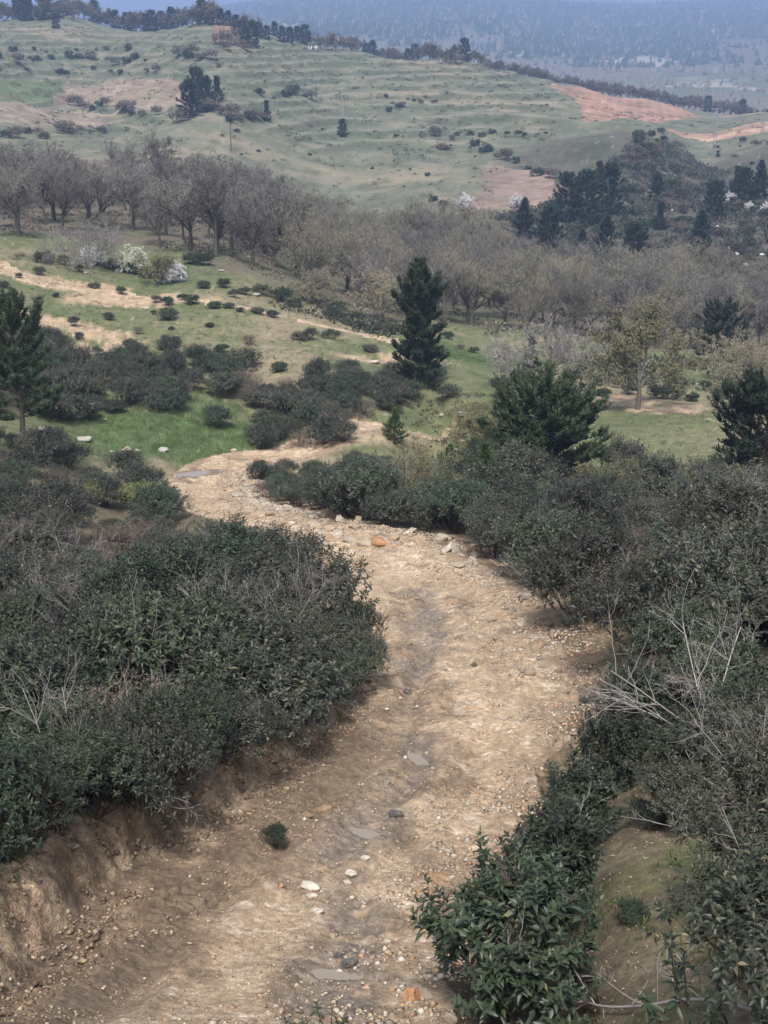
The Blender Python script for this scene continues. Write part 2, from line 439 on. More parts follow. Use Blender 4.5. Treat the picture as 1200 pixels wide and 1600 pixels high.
def ground_colour(X, Y, z, d, e, fr, m):
    n1 = fbm(X * .35, Y * .35, 4, 21); n2 = fbm(X * 1.6, Y * 1.6, 3, 22); n3 = fbm(X * .06, Y * .06, 4, 23); n4 = fbm(X * .012, Y * .012, 4, 24)
    c3 = lambda *c: np.array(c)
    s = X / np.maximum(Y, 1)
    # near slope: leaf litter and thin grass
    litter = mix(mix(c3(.155, .125, .085), c3(.10, .082, .055), sstep(-.3, .5, n2)), c3(.125, .125, .06), sstep(.1, .7, n1 + .3 * n2))
    # meadow
    meadow = mix(mix(c3(.150, .160, .080), c3(.108, .128, .058), sstep(-.3, .4, n1)), c3(.245, .205, .13), sstep(-.1, .5, n3 + .6 * n2 + .3 * n1))
    col = mix(litter, meadow, sstep(60, 72, Y + 4 * n1))
    lush = np.zeros(X.shape)
    for x0, y0, r in LUSH:
        lush = np.maximum(lush, sstep(1.05, .4, np.hypot(X - x0, (Y - y0) * .8) / r + .6 * n1 + .2 * n2))
    col = mix(col, c3(.086, .118, .050) * (1 + .8 * n2)[..., None], lush * .95)
    sand = np.zeros(X.shape)
    for x0, y0, r in SANDY_W:
        sand = np.maximum(sand, sstep(1.15, .65, np.hypot((X - x0) * .7, (Y - y0)) / r + .9 * n1 + .4 * n2))
    sandc = mix(c3(.46, .335, .225), c3(.36, .27, .18), sstep(-.3, .4, n2))
    col = mix(col, sandc, sand * .95)
    # rough pebbly scraps on the meadow
    col = mix(col, c3(.36, .32, .26), sstep(.55, .80, n2 + .35 * n1) * sstep(62, 80, Y) * sstep(190, 150, Y) * .8)
    # wood floor
    wood = sstep(138, 152, Y + 14 * n3) * sstep(330, 300, Y)
    col = mix(col, mix(c3(.15, .125, .095), c3(.115, .125, .06), sstep(0, .5, n3)), wood * sstep(-.25, -.1, s + .3 * n3 + (Y > 165) * .5))
    # hill opposite
    hill = mix(mix(c3(.158, .166, .112), c3(.112, .124, .084), sstep(-.3, .4, n3)), c3(.25, .215, .15), sstep(.05, .5, n4 + .3 * n3))
    hill = mix(hill, c3(.075, .092, .052), m * sstep(.5, .0, np.abs(fr - .15) * 2.6) * .95 * sstep(-.5, .3, n3 + .4))
    hill = mix(hill, c3(.29, .265, .20), m * sstep(.16, .0, np.abs(fr - .45)) * .6 * sstep(-.4, .2, n3 + .2))
    col = mix(col, hill, sstep(290, 330, Y + 15 * n3))
    nm = fbm(X * .11, Y * .11, 4, 27)
    hill = mix(hill, c3(.095, .105, .068), sstep(.0, .45, nm + .5 * n1) * .75)
    hill = mix(hill, c3(.25, .215, .155), sstep(.12, .5, -nm + .4 * n2) * .55)
    col = mix(col, hill, sstep(290, 330, Y + 15 * n3))
    # scrub hill on the right
    sc = sstep(232, 248, Y + 10 * n3) * sstep(425, 395, Y + 20 * n3) * sstep(.075, .12, s + .05 * n4)
    scrubc = mix(mix(c3(.105, .095, .075), c3(.055, .062, .042), sstep(-.2, .4, n1 + n3)), c3(.27, .255, .24), sstep(.5, .8, n1 + .4 * n2))
    col = mix(col, scrubc, sc * .9)
    # far valley and mountain
    n5 = fbm(X * .004, Y * .0025, 4, 25)
    far = mix(mix(c3(.17, .15, .12), c3(.12, .135, .075), sstep(-.2, .3, n5)), c3(.36, .31, .25), sstep(.35, .55, n5 + .35 * n4))
    far = mix(far, c3(.040, .052, .028), sstep(2100, 2500, Y + 900 * n5) * sstep(.45, .25, n5 + .2 * n4))
    col = mix(col, far, sstep(760, 820, Y))
    # cut earth of the bank beside the track
    cut = sstep(-.25, .05, e) * sstep(1.35, .8, e + .6 * n2) * (d < 0) * sstep(44, 30, Y) + sstep(-.3, 0, e) * sstep(2.6, 1.2, e + .9 * n2) * (d > 0) * sstep(95, 80, Y) * sstep(17, 22, Y) \
        + (np.abs(d) < 40) * (e < 0)
    earth = mix(mix(c3(.47, .355, .24), c3(.33, .24, .16), sstep(-.2, .3, n1 + 1.3 * n2)), c3(.19, .138, .098), sstep(.22, .5, fbm(X * .8, Y * .8, 4, 31) + .1 * sstep(.4, 0, e) * (d < 0)))
    col = mix(col, earth, np.clip(cut, 0, 1))
    return np.clip(col, .01, .9)

def relief(X, Y, e):
    r = .05 * fbm(X * .9, Y * .9, 4, 41) * sstep(90, 30, Y) + .30 * fbm(X * .16, Y * .16, 3, 42) * sstep(20, 70, Y) * sstep(0, 6, np.abs(e)) \
        + 1.3 * fbm(X * .03, Y * .03, 4, 43) * sstep(200, 330, Y) + 14 * fbm(X * .004, Y * .004, 4, 44) * sstep(900, 2200, Y) * sstep(4600, 3800, Y)
    r = r + .025 * fbm(X * 5, Y * 5, 3, 45) * sstep(40, 20, Y)
    return r

def build_ground():
    s = np.concatenate([np.linspace(-.8, -.43, 22), np.linspace(-.42, .42, 455), np.linspace(.43, .8, 22)])
    y = [1.0]
    while y[-1] < 7000:
        v = y[-1]
        k = .05 if v < 7.5 else .0046 if v < 24 else .0095 if v < 100 else .0105 if v < 390 else .006 if v < 690 else .0105 if v < 850 else .02
        y.append(v * (1 + k))
    y = np.array(y)
    S, Yg = np.meshgrid(s, y)
    X = S * Yg
    z, d, l, hw, e, (fr, m) = shape_height(X, Yg)
    under = sstep(.1, -.35, e) * (np.abs(d) < 40)           # the bed under the track sheet
    bankf = sstep(-.1, .15, e) * sstep(1.0, .6, e) * (d < 0) * sstep(30, 22, Yg)
    zz = z + relief(X, Yg, e) * (1 - under) - .30 * under + bankf * (.16 * fbm(X * 2.3, Yg * 2.3, 5, 47, .6) + .09 * np.abs(noise(X * 6, Yg * 6, 48)))
    col = ground_colour(X, Yg, zz, d, e, fr, m)
    ny, nx = X.shape
    V = np.stack([X, Yg, zz], -1).reshape(-1, 3)
    C = col.reshape(-1, 3)
    idx = np.arange(ny * nx).reshape(ny, nx)
    F = np.stack([idx[:-1, :-1], idx[:-1, 1:], idx[1:, 1:], idx[1:, :-1]], -1).reshape(-1, 4)
    cen = V[F].mean(1)
    owner = np.zeros(len(F), int)
    jx = cen[:, 0] + 2.2 * noise(cen[:, 0] / 9, cen[:, 1] / 9, 51); jy = cen[:, 1] + 2.2 * noise(cen[:, 0] / 9, cen[:, 1] / 9, 52)
    for i, poly in enumerate(FIELD_POLY):
        owner[in_poly(jx, jy, poly) & (cen[:, 1] > 250)] = i + 1
    tw = .75 + .5 * noise(cen[:, 0] * .4, cen[:, 1] * .4, 53)
    sel = (cen[:, 1] > 85) & (cen[:, 1] < 160)
    dist = np.full(len(F), 99.0); dist[sel] = line_dist(cen[sel, 0], cen[sel, 1], TRAIL)
    owner[dist < tw] = 99
    e_c = e.ravel()[F].mean(1); d_c = d.ravel()[F].mean(1)
    owner[(d_c < 0) & (d_c > -30) & (e_c > -.3) & (e_c < .95) & (cen[:, 1] < 33)] = 98
    def sub(mask, name, mat, C_=None, label=None, kind='structure'):
        f = F[mask]
        u, inv = np.unique(f.ravel(), return_inverse=True)
        me = make_mesh(name, V[u], inv.reshape(-1, 4), [mat], C[u] if C_ is None else C_[u], smooth=True)
        return link(name, me, kind=kind, label=label)
    m_near = earth_material('hillside_earth', [(.9, .7), (7, 1.0), (45, .8)], .03)
    sub(owner == 0, 'ground', m_near)
    owner[(owner == 0) & (d_c > 0) & (d_c < 30) & (e_c > -.3) & (e_c < 1.5) & (cen[:, 1] < 72)] = 97
    m_bank = earth_material('bank_earth', [(3, .8), (11, 1.0), (38, .9)], .13, var=.36, chips=[(11, .25)])
    sub(owner == 97, 'track_verge', m_bank)
    sub(owner == 98, 'cut_bank', m_bank)
    m_field = earth_material('ploughed_earth', [(.25, .8), (1.5, .7)], .12)
    xs, ys = V[:, 0], V[:, 1]
    for i, (nm, c, _) in enumerate(FIELDS):
        # furrows run along the longest side of each field
        pl = FIELD_POLY[i]; ax = nrm(pl[np.argmax(pl[:, 0])] - pl[np.argmin(pl[:, 0])])
        q = -xs * ax[1] + ys * ax[0]
        fur = .5 + .5 * np.sin(q * 2 * math.pi / 4.5 + 2 * noise(xs / 15, ys / 15, 54))
        cc = np.array(c) * (.92 if i < 2 else .74) * (1 + .22 * (fur - .5) + .5 * fbm(xs / 18, ys / 18, 4, 55))[:, None]
        cc = mix(cc, np.array((.16, .165, .09)), sstep(.3, .6, fbm(xs / 12, ys / 12, 4, 57 + i)) * .7)
        sub(owner == i + 1, nm, m_field, cc)
    cc = mix(np.array((.50, .37, .25)), np.array((.36, .27, .18)), sstep(-.3, .5, fbm(xs * .8, ys * .8, 3, 56)))
    sub(owner == 99, 'sandy_trail', m_near, cc)

# --- the dirt track ------------------------------------------------
def to_track(px, py, ymin=7):
    x, y = hit(px, py, ymin)
    d, l, _, _ = track_coords(np.array([x]), np.array([y]))
    return float(d[0]), float(l[0])
GULLY = sorted([to_track(a, b) for a, b in [(520,1600),(540,1520),(580,1470),(560,1400),(540,1350),(580,1290),(640,1230),(655,1180),(650,1130),(640,1080),(650,1040),(680,1000),(660,930)]], key=lambda q: q[1])
LUGS = [([to_track(a, b) for a, b in [(-60,1625),(20,1575),(80,1525),(150,1483),(230,1443),(285,1415),(340,1385)]], .30, .085, .24),
        ([to_track(a, b) for a, b in [(190,1640),(300,1560),(370,1490),(440,1425),(480,1390)]], .26, .014, .085),
        ([to_track(a, b) for a, b in [(290,1640),(370,1560),(430,1490),(490,1430),(530,1380)]], .24, .012, .085),
        ([to_track(a, b) for a, b in [(560,1450),(620,1440),(690,1440),(740,1420)]], .28, .05, .16),
        ([to_track(a, b) for a, b in [(590,1130),(640,1110),(690,1080),(700,1020),(690,960),(660,900)]], .25, .022, .17),
        ([to_track(a, b) for a, b in [(740,1130),(780,1090),(770,1020),(740,960),(700,900)]], .22, .018, .17)]

def track_surface(D, Lg, X, Y, hw):
    """height added to the track bench, with wetness and lightness"""
    g_l = np.array([q[1] for q in GULLY]); g_d = np.array([q[0] for q in GULLY])
    gd = D - np.interp(Lg, g_l, g_d) - .5 * noise(Lg * .8, Lg * 0, 61) - .2 * noise(Lg * 2.9, Lg * 0, 60)
    inl = sstep(g_l[0] - 1, g_l[0], Lg) * sstep(g_l[-1] + 3, g_l[-1], Lg)
    gw = .26 + .16 * noise(Lg * .7, Lg * 0 + 3, 62)
    gul = np.exp(-(gd / gw) ** 2) * inl * sstep(-.45, .25, noise(Lg * .55, Lg * 0 + 11, 77) + .15)
    h = .045 * fbm(X * 1.3, Y * 1.3, 5, 63, .55)
    h += .034 * np.abs(fbm(X * 5.5, Y * 5.5, 4, 64, .6)) * (1.0 + 1.3 * noise(X * .6, Y * .6, 65))
    h += .020 * fbm(X * 15, Y * 15, 2, 66) + .022 * (.35 - np.abs(noise(X * 8.5, Y * 8.5, 78))) * sstep(-.3, .3, noise(X * .8, Y * .8, 76))
    for dd in (-.95, .85):
        rd = D - dd - .22 * noise(Lg * .23, Lg * 0 + dd, 67)
        k = .095 * (1 + .9 * noise(Lg * .3, Lg * 0 + 7 + dd, 68))
        h += -k * np.exp(-(rd / .24) ** 2) + k * .5 * np.exp(-((np.abs(rd) - .42) / .16) ** 2)
    h -= .13 * gul * (1 + .5 * noise(X * 2, Y * 2, 69))
    # churned clods beside the gully and the bank
    churn = sstep(.15, .5, fbm(X * .55, Y * .55, 3, 70) + .55 * np.exp(-((gd + .1) / .7) ** 2) * inl + .6 * sstep(-.2, -1.6, D) * sstep(21, 14, Y))
    h += churn * .06 * np.abs(fbm(X * 3.3, Y * 3.3, 4, 71, .6)) * 1.6
    tread = np.zeros(D.shape)
    for pl, wdt, dep, pitch in LUGS:
        P2 = [(q[0], q[1]) for q in pl]
        best = np.full(D.shape, 1e9); along = np.zeros(D.shape); side = np.zeros(D.shape); acc = 0
        for (d0, l0), (d1, l1) in zip(P2[:-1], P2[1:]):
            ex, ey = d1 - d0, l1 - l0; ln = math.hypot(ex, ey) + 1e-9
            t = np.clip(((D - d0) * ex + (Lg - l0) * ey) / ln ** 2, 0, 1)
            qx, qy = D - d0 - t * ex, Lg - l0 - t * ey
            r = np.hypot(qx, qy); b = r < best
            best = np.where(b, r, best); along = np.where(b, acc + t * ln, along)
            side = np.where(b, (qx * ey - qy * ex) / ln, side); acc += ln
        w = sstep(wdt + .06, wdt - .03, best + .05 * noise(X * 3, Y * 3, 73)) * (.95 + .6 * np.clip(noise(along * 1.1, along * 0, 72), -.5, .5))
        w = np.clip(w, 0, 1)
        ch = np.abs(side) * .75 + along + .25 * noise(X * 3.0, Y * 3.0, 74) * pitch
        lug = sstep(-.05, .2, np.sin(ch * 2 * math.pi / pitch))
        h = h * (1 - .45 * w) - w * (dep * (1.0 - lug) + .4 * dep) + dep * .9 * np.exp(-((best - wdt - .06) / .07) ** 2) * np.clip(w + .4, 0, 1) * (best < wdt + .3)
        tread = np.maximum(tread, w * (dep > .03))
    wet = np.clip(sstep(.35, .8, np.exp(-(gd / (gw * 1.8)) ** 2) * inl * (.85 + .7 * noise(X * 1.1, Y * 1.1, 75))), 0, 1)
    return h, wet, churn, tread, gd, inl

PUDDLE_W = []
for px, py, ra, rb, ang in PUDDLES:
    x, y = hit(px, py, 7)
    PUDDLE_W.append([x, y, ra, rb, ang, None])

def track_z(X, Y):
    z, d, l, hw, e, _ = shape_height(X, Y)
    h, wet, churn, tread, gd, inl = track_surface(d, l, X, Y, hw)
    z = z + h
    k = np.arange(len(PUDDLE_W))
    for i, pd in enumerate(PUDDLE_W):
        x0, y0, ra, rb, ang, lev = pd
        if lev is None: continue
        dx, dy = X - x0, Y - y0
        u = (dx * math.cos(ang) + dy * math.sin(ang)) / ra; v = (-dx * math.sin(ang) + dy * math.cos(ang)) / rb
        r = np.hypot(u, v) + .5 * noise(X * 4.5, Y * 4.5, 81) + .3 * noise(X * 11, Y * 11, 82)
        z = np.where(r < 1.35, np.minimum(z, lev - .035 + .05 * sstep(.75, 1.35, r) + np.maximum(z - lev, 0) * sstep(.9, 1.35, r)), z)
    return z, d, l, hw, e, wet, churn, tread, gd, inl
for pd in PUDDLE_W:
    a = np.linspace(0, 2 * math.pi, 24)
    xs_ = pd[0] + pd[2] * np.cos(a) * math.cos(pd[4]) - pd[3] * np.sin(a) * math.sin(pd[4])
    ys_ = pd[1] + pd[2] * np.cos(a) * math.sin(pd[4]) + pd[3] * np.sin(a) * math.cos(pd[4])
    lev = float(np.percentile(track_z(xs_, ys_)[0], 15))
    pd[5] = lev

def build_track():
    ls = [2.0]
    while ls[-1] < TR_L[-1] - 1:
        v = ls[-1]
        ls.append(v + (.2 if v < 4.5 else .034 if v < 14 else .05 if v < 24 else .09 if v < 40 else .2))
    ls = np.array(ls)
    q = np.linspace(-1, 1, 152)
    i = np.interp(ls, TR_L, np.arange(len(TR_L)))
    ii = np.arange(len(TR_L))
    cx, cy = np.interp(i, ii, TR[:, 0]), np.interp(i, ii, TR[:, 1])
    nx_, ny_ = np.interp(i, ii, TR_N[:, 0]), np.interp(i, ii, TR_N[:, 1])
    hw = np.interp(i, ii, TR[:, 2]) + .62
    X = cx[:, None] + nx_[:, None] * hw[:, None] * q; Y = cy[:, None] + ny_[:, None] * hw[:, None] * q
    z, d, l, hw2, e, wet, churn, tread, gd, inl = track_z(X, Y)
    z = z - .34 * sstep(-.05, .5, np.abs(d) - hw2 + .28 * noise(X * .9, Y * .9, 5) + .12 * noise(X * 2.7, Y * 2.7, 6))
    z = np.where(np.abs(d) > 50, z - .5, z)
    c3 = lambda *c: np.array(c)
    n1 = fbm(X * .5, Y * .5, 4, 91); n2 = fbm(X * 2.3, Y * 2.3, 4, 92); n3 = fbm(X * 9, Y * 9, 3, 93)
    col = mix(mix(c3(.50, .380, .260), c3(.40, .295, .195), sstep(-.35, .3, n1)), c3(.58, .475, .36), sstep(.1, .55, n2 + .3 * n3 - .2 * n1))
    col = mix(col, c3(.20, .142, .096), churn * (.5 + .45 * sstep(-.2, .3, n2)))
    wetp = sstep(.12, .42, fbm(X * .45 + 4, Y * .33, 4, 96) + .25 * np.exp(-((gd + .1) / .9) ** 2) * inl - .35 * sstep(30, 45, Y))
    col = mix(col, c3(.165, .122, .088), wetp * .55 * sstep(-.4, .15, n2 + .3 * n3))
    rutm = sum(np.exp(-((d - dd_ - .22 * noise(l * .23, l * 0 + dd_, 67)) / .22) ** 2) for dd_ in (-.95, .85)) * sstep(-.5, .1, noise(l * .3, l * 0 + 5, 95))
    col = mix(col, c3(.27, .20, .135), np.clip(rutm, 0, 1) * .5 * sstep(-.4, .2, n2))
    col = mix(col, c3(.28, .21, .145), sstep(.75, .0, hw2 - d + .7 * n2) * .8)
    col = mix(col, c3(.40, .22, .11), sstep(.42, .62, fbm(X * .8 + 9, Y * .8, 3, 94)) * .5)
    col = mix(col, c3(.20, .148, .105), tread * .7)
    silt = np.exp(-((gd + .1) / .65) ** 2) * inl * sstep(-.3, .3, n1 + .4 * n2)
    col = mix(col, c3(.29, .245, .20), silt * .75)
    col = mix(col, c3(.17, .135, .105), wet * .7 * sstep(-.25, .35, n2 + n1))
    # soil colour goes darker brown towards the foot of the cut bank
    foot_dark = sstep(-2.3, -.9, -(d + hw2)) * (d < 0) * sstep(28, 20, Y) * sstep(-.5, .0, n1 + .3 * n2)
    foot_dark = np.clip(foot_dark, 0, 1)
    col = mix(col, c3(.17, .125, .088), foot_dark * .85)
    col = col * (1 + .25 * n3)[..., None]
    for x0, y0, ra, rb, ang, lev in PUDDLE_W:
        r = np.hypot(((X - x0) * math.cos(ang) + (Y - y0) * math.sin(ang)) / ra, (-(X - x0) * math.sin(ang) + (Y - y0) * math.cos(ang)) / rb)
        wet = np.maximum(wet, sstep(1.7, 1.0, r)); col = mix(col, c3(.27, .23, .19), sstep(1.8, 1.0, r) * .8)
        col = mix(col, c3(.17, .135, .105), sstep(2.4, 1.5, r + .4 * n2) * sstep(.9, 1.2, r) * .85)
    ny, nx = X.shape
    V = np.stack([X, Y, z], -1).reshape(-1, 3)
    idx = np.arange(ny * nx).reshape(ny, nx)
    F = np.stack([idx[:-1, :-1], idx[:-1, 1:], idx[1:, 1:], idx[1:, :-1]], -1).reshape(-1, 4)
    mt = earth_material('track_earth', [(2.2, .5), (9, .9), (45, 1.0), (130, .8)], .04, var=.34, use_wet=True, chips=[(17, .16)])
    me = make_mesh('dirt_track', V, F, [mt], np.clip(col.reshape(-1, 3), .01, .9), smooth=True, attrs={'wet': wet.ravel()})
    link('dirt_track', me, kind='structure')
    mw, nt, b, out = new_mat('muddy_water')
    b.inputs['Base Color'].default_value = (.25, .215, .175, 1); b.inputs['Roughness'].default_value = .06; b.inputs['Specular IOR Level'].default_value = .5
    for x0, y0, ra, rb, ang, lev in PUDDLE_W:
        a = np.linspace(0, 2 * math.pi, 40, endpoint=False)
        rr = 1.25
        vx = rr * ra * np.cos(a) * math.cos(ang) - rr * rb * np.sin(a) * math.sin(ang)
        vy = rr * ra * np.cos(a) * math.sin(ang) + rr * rb * np.sin(a) * math.cos(ang)
        Vp = np.vstack([[0, 0, 0], np.stack([vx, vy, 0 * vx], 1)])
        Fp = [(0, 1 + k, 1 + (k + 1) % 40) for k in range(40)]
        link('puddle', make_mesh('puddle', Vp, Fp, [mw]), loc=(x0, y0, lev - .008), kind='structure')

build_ground()
build_track()

# ================================================================== PLANT GENERATORS
def gz(x, y):
    x = np.atleast_1d(np.asarray(x, float)); y = np.atleast_1d(np.asarray(y, float))
    z, d, l, hw, e, _ = shape_height(x, y)
    return z + relief(x, y, e)

def tube_batch(Pn, Rn, sides=3):
    """Pn [B,N,3] centre lines, Rn [B,N] radii -> vertices, triangles"""
    B, N, _ = Pn.shape
    T = nrm(np.gradient(Pn, axis=1))
    ref = np.array((.31, .87, .38))
    A = nrm(np.cross(T, ref)); Bv = np.cross(T, A)
    a = np.arange(sides) * 2 * math.pi / sides
    V = Pn[:, :, None] + Rn[:, :, None, None] * (A[:, :, None] * np.cos(a)[None, None, :, None] + Bv[:, :, None] * np.sin(a)[None, None, :, None])
    i = np.arange(B * N * sides).reshape(B, N, sides)
    p, q = i[:, :-1], i[:, 1:]
    p2, q2 = np.roll(p, -1, 2), np.roll(q, -1, 2)
    F = np.concatenate([np.stack([p, p2, q2], -1).reshape(-1, 3), np.stack([p, q2, q], -1).reshape(-1, 3)])
    return V.reshape(-1, 3), F

LEAF5 = (np.array([(0, 0, 0), (.42, .5, .10), (.48, 0, -.02), (.42, -.5, .10), (1, 0, -.14)]), np.array([(0, 3, 2), (0, 2, 1), (2, 3, 4), (2, 4, 1)]))
LEAF4 = (np.array([(0, 0, 0), (.45, .5, .04), (.45, -.5, .04), (1, 0, -.10)]), np.array([(0, 2, 1), (1, 2, 3)]))
BLADE = (np.array([(0, .5, 0), (0, -.5, 0), (1, 0, 0)]), np.array([(0, 1, 2)]))
def leaf_batch(pos, dr, nor, L, W, tpl):
    tv, tf = tpl
    dr = nrm(dr); side = nrm(np.cross(nor, dr)); up = np.cross(dr, side)
    L = np.broadcast_to(L, (len(pos),)); W = np.broadcast_to(W, (len(pos),))
    V = pos[:, None] + (tv[None, :, 0:1] * dr[:, None] + tv[None, :, 2:3] * up[:, None]) * L[:, None, None] + tv[None, :, 1:2] * side[:, None] * W[:, None, None]
    F = tf[None] + (np.arange(len(pos)) * len(tv))[:, None, None]
    return V.reshape(-1, 3), F.reshape(-1, 3)

def join(parts):
    Vs, Fs, Cs, o = [], [], [], 0
    for V, F, C in parts:
        Vs.append(V); Fs.append(F + o); o += len(V)
        C = np.asarray(C, float)
        Cs.append(np.broadcast_to(C, (len(V), 3)) if C.ndim == 1 else C)
    return np.vstack(Vs), np.vstack(Fs), np.vstack(Cs)

def rand_dirs(r, n):
    return nrm(r.normal(size=(n, 3)))

def perp(r, v):
    return nrm(np.cross(v, rand_dirs(r, len(v))))

def grow(seed, start, levels, N=4):
    """start: arrays pos, dir, len, rad; each level spawns n children per branch; returns per-level centre lines and radii"""
    r = np.random.default_rng(seed)
    pos, dr, ln, rad = [np.array(a, float) for a in start]
    out = []
    for li, lv in enumerate([None] + list(levels)):
        if lv is not None:
            n = lv['n']; B = len(pos)
            Pp, Rp = out[-1]
            par = np.repeat(np.arange(B), n)
            t = r.uniform(lv.get('tmin', .25), 1.0, len(par))
            f = t * (N - 1); i0 = np.minimum(f.astype(int), N - 2); w = (f - i0)[:, None]
            pos = Pp[par, i0] * (1 - w) + Pp[par, i0 + 1] * w
            td = nrm(Pp[par, i0 + 1] - Pp[par, i0])
            ang = np.radians(r.normal(lv['ang'], lv.get('sd', 12), len(par)))
            pl = ln[par]
            dr = nrm(np.cos(ang)[:, None] * td + np.sin(ang)[:, None] * perp(r, td) + np.array((0, 0, lv.get('up', 0.0))))
            ln = pl * r.uniform(*lv['len'], len(par)) * (1.0 - lv.get('tfall', .35) * t)
            rad = np.minimum(rad[par] * lv.get('rad', .5), rad[par]) * (1 - .3 * t)
        B = len(pos)
        P_ = np.zeros((B, N, 3)); P_[:, 0] = pos
        d_ = dr.copy(); wob = (levels[li - 1].get('wob', .18) if li else .06); upc = (levels[li - 1].get('curl', .06) if li else 0)
        for k in range(1, N):
            P_[:, k] = P_[:, k - 1] + d_ * (ln / (N - 1))[:, None]
            d_ = nrm(d_ + r.normal(size=(B, 3)) * wob + np.array((0, 0, upc)))
        taper = np.linspace(1, (.25 if li else .6), N)
        out.append((P_, rad[:, None] * taper[None]))
    return out

# ---- rockrose-like evergreen shrub: stems + leaf whorls
M_BARK = leaf_material('grey_bark', rough=.85, spec=.15, rnd=.2, hue=.01)
M_LEAF = leaf_material('leathery_leaf', rough=.45, spec=.38, rnd=.32, hue=.022)
M_LEAF_FAR = leaf_material('bush_leaf', rough=.6, spec=.25, rnd=.28, hue=.025)
M_NEEDLE = leaf_material('pine_needle', rough=.55, spec=.3, rnd=.15, hue=.015)
M_TWIG = leaf_material('bare_twig', rough=.85, spec=.12, rnd=.2, hue=.012)
M_BLOSSOM = leaf_material('white_blossom', rough=.7, spec=.2, rnd=.05, trans=.25)

def whorls(r, tip, sdir, nleaf, span, L, W, pal, tpl, droop=.22):
    n = len(tip)
    k = np.arange(nleaf) / max(nleaf - 1, 1)
    k = np.clip(k[None] + r.uniform(-.05, .05, (n, nleaf)), 0, 1)
    pos = tip[:, None] - sdir[:, None] * (k * span)[..., None]
    a = (np.arange(nleaf) // 2 * 1.57 + np.arange(nleaf) % 2 * math.pi)[None] + r.uniform(0, 6.28, (n, 1)) + r.normal(0, .25, (n, nleaf))
    u = perp(r, sdir); v = np.cross(sdir, u)
    pr = np.cos(a)[..., None] * u[:, None] + np.sin(a)[..., None] * v[:, None]
    tilt = np.radians(22 + 66 * k ** .7 + r.normal(0, 12, k.shape))
    dr = np.cos(tilt)[..., None] * sdir[:, None] + np.sin(tilt)[..., None] * pr + np.array((0, 0, -1.0)) * (droop * k)[..., None]
    nor = sdir[:, None] * np.sin(tilt)[..., None] - pr * np.cos(tilt)[..., None] + rand_dirs(r, n * nleaf).reshape(n, nleaf, 3) * .25
    ll = L * (.45 + .55 * k ** .5) * r.uniform(.75, 1.2, k.shape)
    pos, dr, nor, ll = pos.reshape(-1, 3), dr.reshape(-1, 3), nor.reshape(-1, 3), ll.ravel()
    V, F = leaf_batch(pos, dr, nor, ll, ll * (W / L), tpl)
    # new leaves near the tip are lighter; a few old ones are yellowish
    t = (1 - k.ravel()) * .6 + r.uniform(0, .5, ll.shape) + np.repeat(r.uniform(-.25, .25, n), nleaf)
    c = mix(np.array(pal[0]), np.array(pal[1]), np.clip(t, 0, 1))
    old = r.random(len(c)) < pal[3]
    c[old] = np.array(pal[2]) * r.uniform(.7, 1.2, (old.sum(), 1))
    return V, F, np.repeat(c, len(tpl[0]), 0)

PAL_GREEN = ((.021, .033, .019), (.056, .076, .042), (.16, .15, .06), .010)
PAL_DULL = ((.026, .032, .021), (.066, .074, .048), (.15, .12, .08), .05)
PAL_BROWN = ((.075, .062, .050), (.115, .098, .080), (.16, .12, .085), .25)
PAL_LIGHT = ((.034, .046, .022), (.082, .098, .046), (.2, .2, .08), .02)

